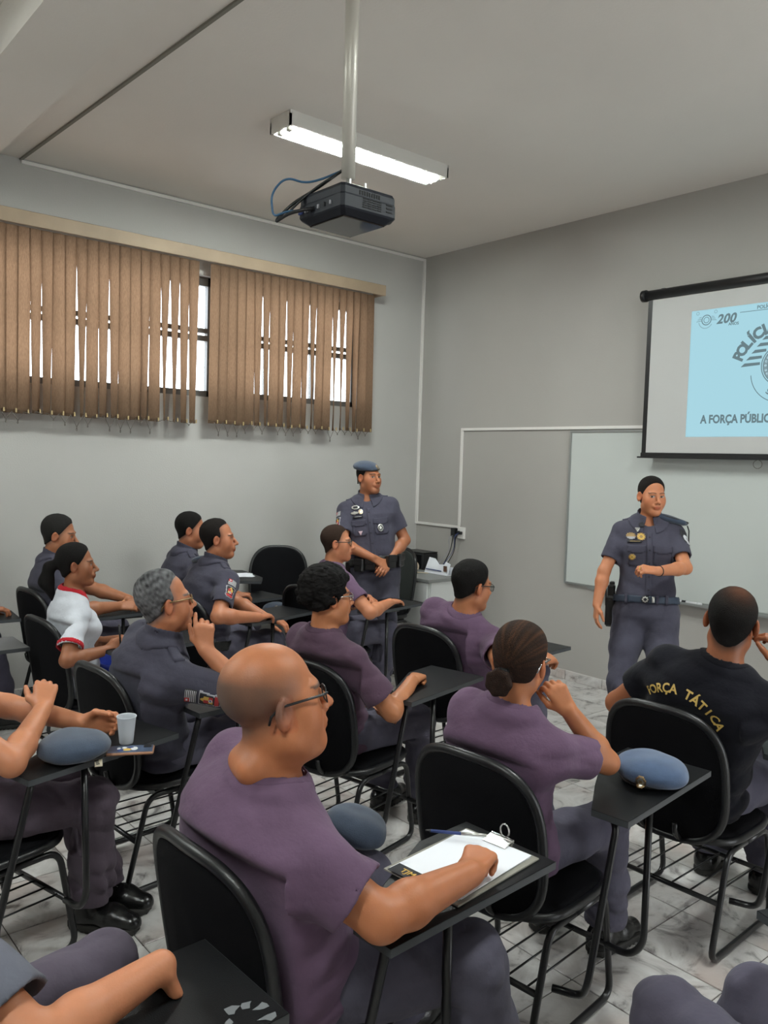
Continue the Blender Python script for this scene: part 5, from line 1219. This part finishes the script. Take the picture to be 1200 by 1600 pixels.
patch(bv, bz-p['r0']*.068+p['f0']*.05, p['f0'], p['up'], .018, .050, 3, 4, plain, [cloth2], 'belt_loop', b, .006); patch(bv, bz-p['r0']*.045+p['f0']*.05, p['f0'], p['up'], .014, .034, 3, 4, plain, [M['silver']], 'belt_tip', b, .005); patch(bv, bz-p['r0']*.12+p['f0']*.05, p['f0'], p['up'], .016, .056, 3, 4, plain, [cloth2], 'belt_loop', b, .006); patch(bv, bz+p['r0']*.11+p['f0']*.05, p['f0'], p['up'], .016, .056, 3, 4, plain, [cloth2], 'belt_loop', b, .006)
chest(p, .105, .105, .055, .042, lambda u, v: None if math.hypot(u-.5, v-.5) > .5 else (0 if v > .35 else 1), [M['brass'], M['pgrey']], 'oval_badge', 10, 10, .009); chest(p, .048, .108, .050, .048, badge_fn, [M['brass'], M['pyellow']], 'round_badge', 10, 10, .010)
chest(p, .085, .137, .080, .015, lambda u, v: 1 if .2 < u < .9 and .3 < v < .7 and int(u*22) % 2 == 0 else 0, [M['pblack'], M['pyellow']], 'name_tag', 22, 5, .010); chest(p, .098, .232, .040, .036, badge_fn, [M['brass'], M['pyellow']], 'round_badge', 8, 8, .010); chest(p, .068, .066, .028, .026, lambda u, v: 0 if abs(u-.5) < .5*v+.1 else None, [M['silver']], 'small_badge', 6, 6, .008); chest(p, .045, .035, .030, .030, rnd, [M['pblack']], 'collar_pin', 6, 6, .014)
holster(p, p['hip']+p['r0']*.205-p['f0']*.01+A((0, 0, .03)), rotm(-150))
watch(P_['curly'], 'L', 'silver', .92); watch(P_['officer'], 'L', 'pblack', .93, 'black_leather')
S_, E, W = p['arms']['L']; mk('ring', *tube([W+unit((-.72, -.65, .12))*.098+.0095*A((.5*math.cos(k), -.5*math.cos(k), math.sin(k))) for k in np.linspace(0, 6.28, 12, endpoint=False)], .0022, 6, closed=True), M['gold'], p['t'], True)
mk('bracelet', *tube([W+unit(E-W)*.015+.029*(unit(np.cross(W-E, (0, 0, 1)))*math.cos(k)+A((0, 0, 1))*math.sin(k)) for k in np.linspace(0, 6.28, 18, endpoint=False)], .0028, 6, closed=True), M['pblack'], p['t'], True)
# worn / tucked berets
p = P_['officer']; beret('beret', '', p['H']((.002, -.012, .072)), p['RH']@rotm(0, -10, 6), M['beret'], worn=p, size=1.0, badge=(-.030, .095, .030))
mk('beret_ribbon', *tube([p['H']((.0, -.105, .075)), p['H']((.01, -.118, .03)), p['H']((.012, -.112, -.035))], .006, 6), M['black_leather'], p['t'], True)
p = P_['woman']
def folded_beret(p, c, R, name='folded_beret'):
    c = A(c); 
    def f(P): q = (P-c)@R; d = ell((0, 0, 0), (.066, .115, .024))(q); d = smin(d, rc((.045, -.085, .0), (.045, .085, .0), .012, .012)(q), .02); return d+.003*wob(q, 50, 8)
    X, Q = surf([(f, .001)], [], c-.15, c+.15, .0055); o = npmesh(name, X, Q, M['beret'], p['t'], p['off'])
    mk('rim_band', *tube([c+R@A((.06*math.cos(a), .113*math.sin(a), .008)) for a in np.linspace(-1.4, 1.4, 14)], .006, 6), M['black_leather'], o, True)
folded_beret(p, p['SL']*.78+p['NB']*.22+p['u1']*.068, np.stack([p['f1'], -p['r1'], p['u1']], 1)@rotm(0, -14))
mk('beret_ribbon', *tube([p['SL']-p['r1']*.075+p['u1']*.05, p['SL']-p['r1']*.085+p['u1']*.02, p['SL']-p['r1']*.085-p['u1']*.06], .004, 6), M['black_leather'], p['t'], True)
p = P_['uni']; folded_beret(p, p['SL']*.80+p['NB']*.2+p['u1']*.075, np.stack([p['f1'], -p['r1'], p['u1']], 1)@rotm(0, -14))
# ---------------------------------------------------------------- things on tablets
ZT = .7405
beret('beret', 'blue beret with badge lying on the tablet beside the bun-haired woman', (4.540, -3.120, ZT+.0065), rotm(38, 0, 0), M['beret2'], size=.93, group='blue berets', badge=(-.03, -.118, .030))
beret('beret', 'dark blue beret lying at the left beside the cup and phone', (3.285, -4.50, ZT+.0065), rotm(-60, 0, 0), M['beret'], size=.90, group='blue berets')
beret('beret', "grey-blue beret resting on the bald man's left thigh", (4.105, -3.985, .648), rotm(10, -8, 16), M['beret'], size=.76, group='blue berets')
beret('beret', 'blue beret with badge leaning on the chair seat below the papers by the wall', (.58, -1.98, .545), rotm(-125, 0, 0), M['beret'], size=.8, group='blue berets', badge=(.0, .10, .055))
def cup():
    x, y = 3.255, -4.322; t = thing('plastic_cup', 'white disposable plastic cup held on the tablet at left', 'cup', (x, y, ZT))
    pr = [(.0, .002), (.022, .0), (.0235, .004), (.0275, .045), (.0315, .088), (.0335, .094), (.0345, .096), (.0335, .0975), (.0315, .0955), (.0305, .088), (.0265, .045), (.0225, .006), (.0, .005)]
    mk('cup_wall', *lathe(pr, 28, (x, y, ZT)), M['cup'], t, True)
    return t
cup()
def phone():
    c = A((3.345, -4.345, ZT+.0055)); R = rotm(-28); t = thing('mobile_phone', 'mobile phone in copper-edged case with painted back beside the cup', 'phone', tuple(c))
    mk('case', *bbox(c, (.037, .077, .005), .004, R), mat('copper_case', (.36, .18, .10), .4), t)
    b = mk('back_panel', *bbox(c+A((0, 0, .0048)), (.033, .073, .0012), .001, R), mat('phone_back', (.06, .085, .14), .3, var=.4, vscale=30), t)
    mk('camera_bump', *bbox(c+R@A((-.018, .055, .0068)), (.011, .013, .0014), .001, R), M['black_plastic'], t)
    for (x, y, rx, ry, k) in ((0, .012, .017, .012, 'pwhite'), (.008, -.01, .012, .014, 'pyellow'), (-.010, -.02, .010, .008, 'pwhite'), (.012, -.032, .012, .010, 'pblue'), (-.004, -.038, .011, .006, 'pwhite'), (-.012, .0, .007, .010, 'pblue')):
        mk('painted_blot', [c+R@A((x+rx*math.cos(a), y+ry*math.sin(a), .0064)) for a in np.linspace(0, 6.28, 10, endpoint=False)], [tuple(range(10))], M[k], b)
    mk('port_slot', *bbox(c+R@A((-.004, -.0775, 0)), (.006, .001, .0018), .0005, R), M['black_fabric'], t)
phone()
t = thing('name_tag', 'small cream name tag at the tablet edge beside the left beret', 'tag', (3.385, -4.47, ZT)); R = rotm(-20)
mk('plate', *bbox((3.385, -4.47, ZT+.002), (.030, .012, .002), .001, R), mat('cream_tag', (.60, .53, .40), .6), t)
for k in range(5): mk('print_mark', *boxe((3.367+.008*k, -4.475-.002*k, ZT+.0039), (3.372+.008*k, -4.464-.002*k, ZT+.0043)), M['pblack'], t)
def clipboard():
    R = rotm(6); c = A((4.575, -4.00, ZT+.003)); L_ = lambda v: c+R@A(v)
    t = thing('clipboard', 'clipboard with white sheets and metal bulldog clip under the writing hand', 'clipboard', tuple(c))
    mk('board', *bbox(c, (.118, .165, .0025), .001, R), mat('clear_board', (.30, .29, .25), .15), t)
    for k in range(3): mk('sheet', *bbox(L_((-.003+.002*k, -.004+.003*k, .0035+.0016*k)), (.105, .150, .0006), .0003, rotm(6+.8*k)), M['paper'], t)
    cl = mk('clip', *cat(bbox(L_((.0, .150, .012)), (.036, .022, .003), .001, R@rotm(0, 12)), bbox(L_((.0, .166, .009)), (.036, .005, .010), .002, R)), M['chrome'], t)
    mk('clip_ring', *tube([L_((.014*math.cos(a), .178, .030+.018*math.sin(a))) for a in np.linspace(0, 6.28, 16, endpoint=False)], .0025, 6, closed=True), M['chrome'], cl, True)
    mk('header_band', *bbox(L_((-.045, -.148, .0085)), (.055, .022, .0006), .0003, R), M['pblack'], t)
    V, F = text_mesh('TJM', .026, .0006); mk('header_text', [L_((-.052+v[0], -.156+v[1], .0095)) for v in V], F, M['pyellow'], t)
    p = thing('pen', 'dark pen held in the writing hand above the clipboard', 'pen', tuple(L_((-.03, .06, .02)))); a, b = L_((-.145, .045, .022)), L_((-.015, .118, .030))
    mk('barrel', *tube([a, a+(b-a)*.55], .0045, 8), M['pblue'], p, True); mk('grip', *tube([a+(b-a)*.55, b], .0048, 8), M['silver'], p, True); mk('tip', *tube([a, a-(b-a)*.10], [.0045, .002], 8), M['black_plastic'], p, True)
clipboard()
t = thing('paper_sheet', 'white papers lying on the tablet of the empty chair by the window wall', 'paper', (.46, -2.31, .838))
for k in range(3): mk('sheet', *bbox((.45+.01*k, -2.29-.008*k, .838+.0014*k), (.10, .14, .0006), .0003, rotm(-30+9*k)), M['paper'], t)
t = thing('pen', 'black pen upright in the hands of the woman in the white shirt', 'pen', (1.90, -3.79, .76)); mk('barrel', *tube([(1.895, -3.78, .72), (1.915, -3.80, .87)], .005, 8), M['black_plastic'], t, True); mk('tip', *tube([(1.895, -3.78, .72), (1.893, -3.778, .705)], [.004, .001], 6), M['silver'], t, True)
t = thing('water_bottle', 'small clear water bottle with teal label on the desk behind the short-haired man', 'bottle', (.16, -.62, .752))
mk('bottle_body', *lathe([(.0, .002), (.030, .0), (.032, .01), (.032, .12), (.028, .145), (.013, .17), (.013, .185)], 18, (.16, -.62, .752)), mat('bottle_plastic', (.65, .72, .74), .15), t, True)
mk('cap', *lathe([(.015, .182), (.015, .2), (.0, .2)], 14, (.16, -.62, .752)), M['pwhite'], t); mk('label_band', *lathe([(.0326, .05), (.0326, .10)], 18, (.16, -.62, .752)), mat('teal_label', (.10, .35, .38), .5), t, True)
# scraped tablet of the nearest chair
t = thing('torn_sticker', 'torn pale sticker remains on the scraped tablet at the bottom left', 'sticker', (4.73, -4.72, ZT))
for k in range(7):
    a = k*.9; cx, cy = 4.735+.035*math.cos(a), -4.715+.035*math.sin(a); n = 7; r = RNG.uniform(.005, .016, n)
    mk('scrap', [(cx+r[i]*math.cos(i*.9), cy+r[i]*1.3*math.sin(i*.9), ZT+.0006) for i in range(n)], [tuple(range(n))], mat('sticker_scrap', (.16, .17, .18), .8), t)
# tidy
for o in bpy.data.objects:
    if '_o' in o: del o['_o']
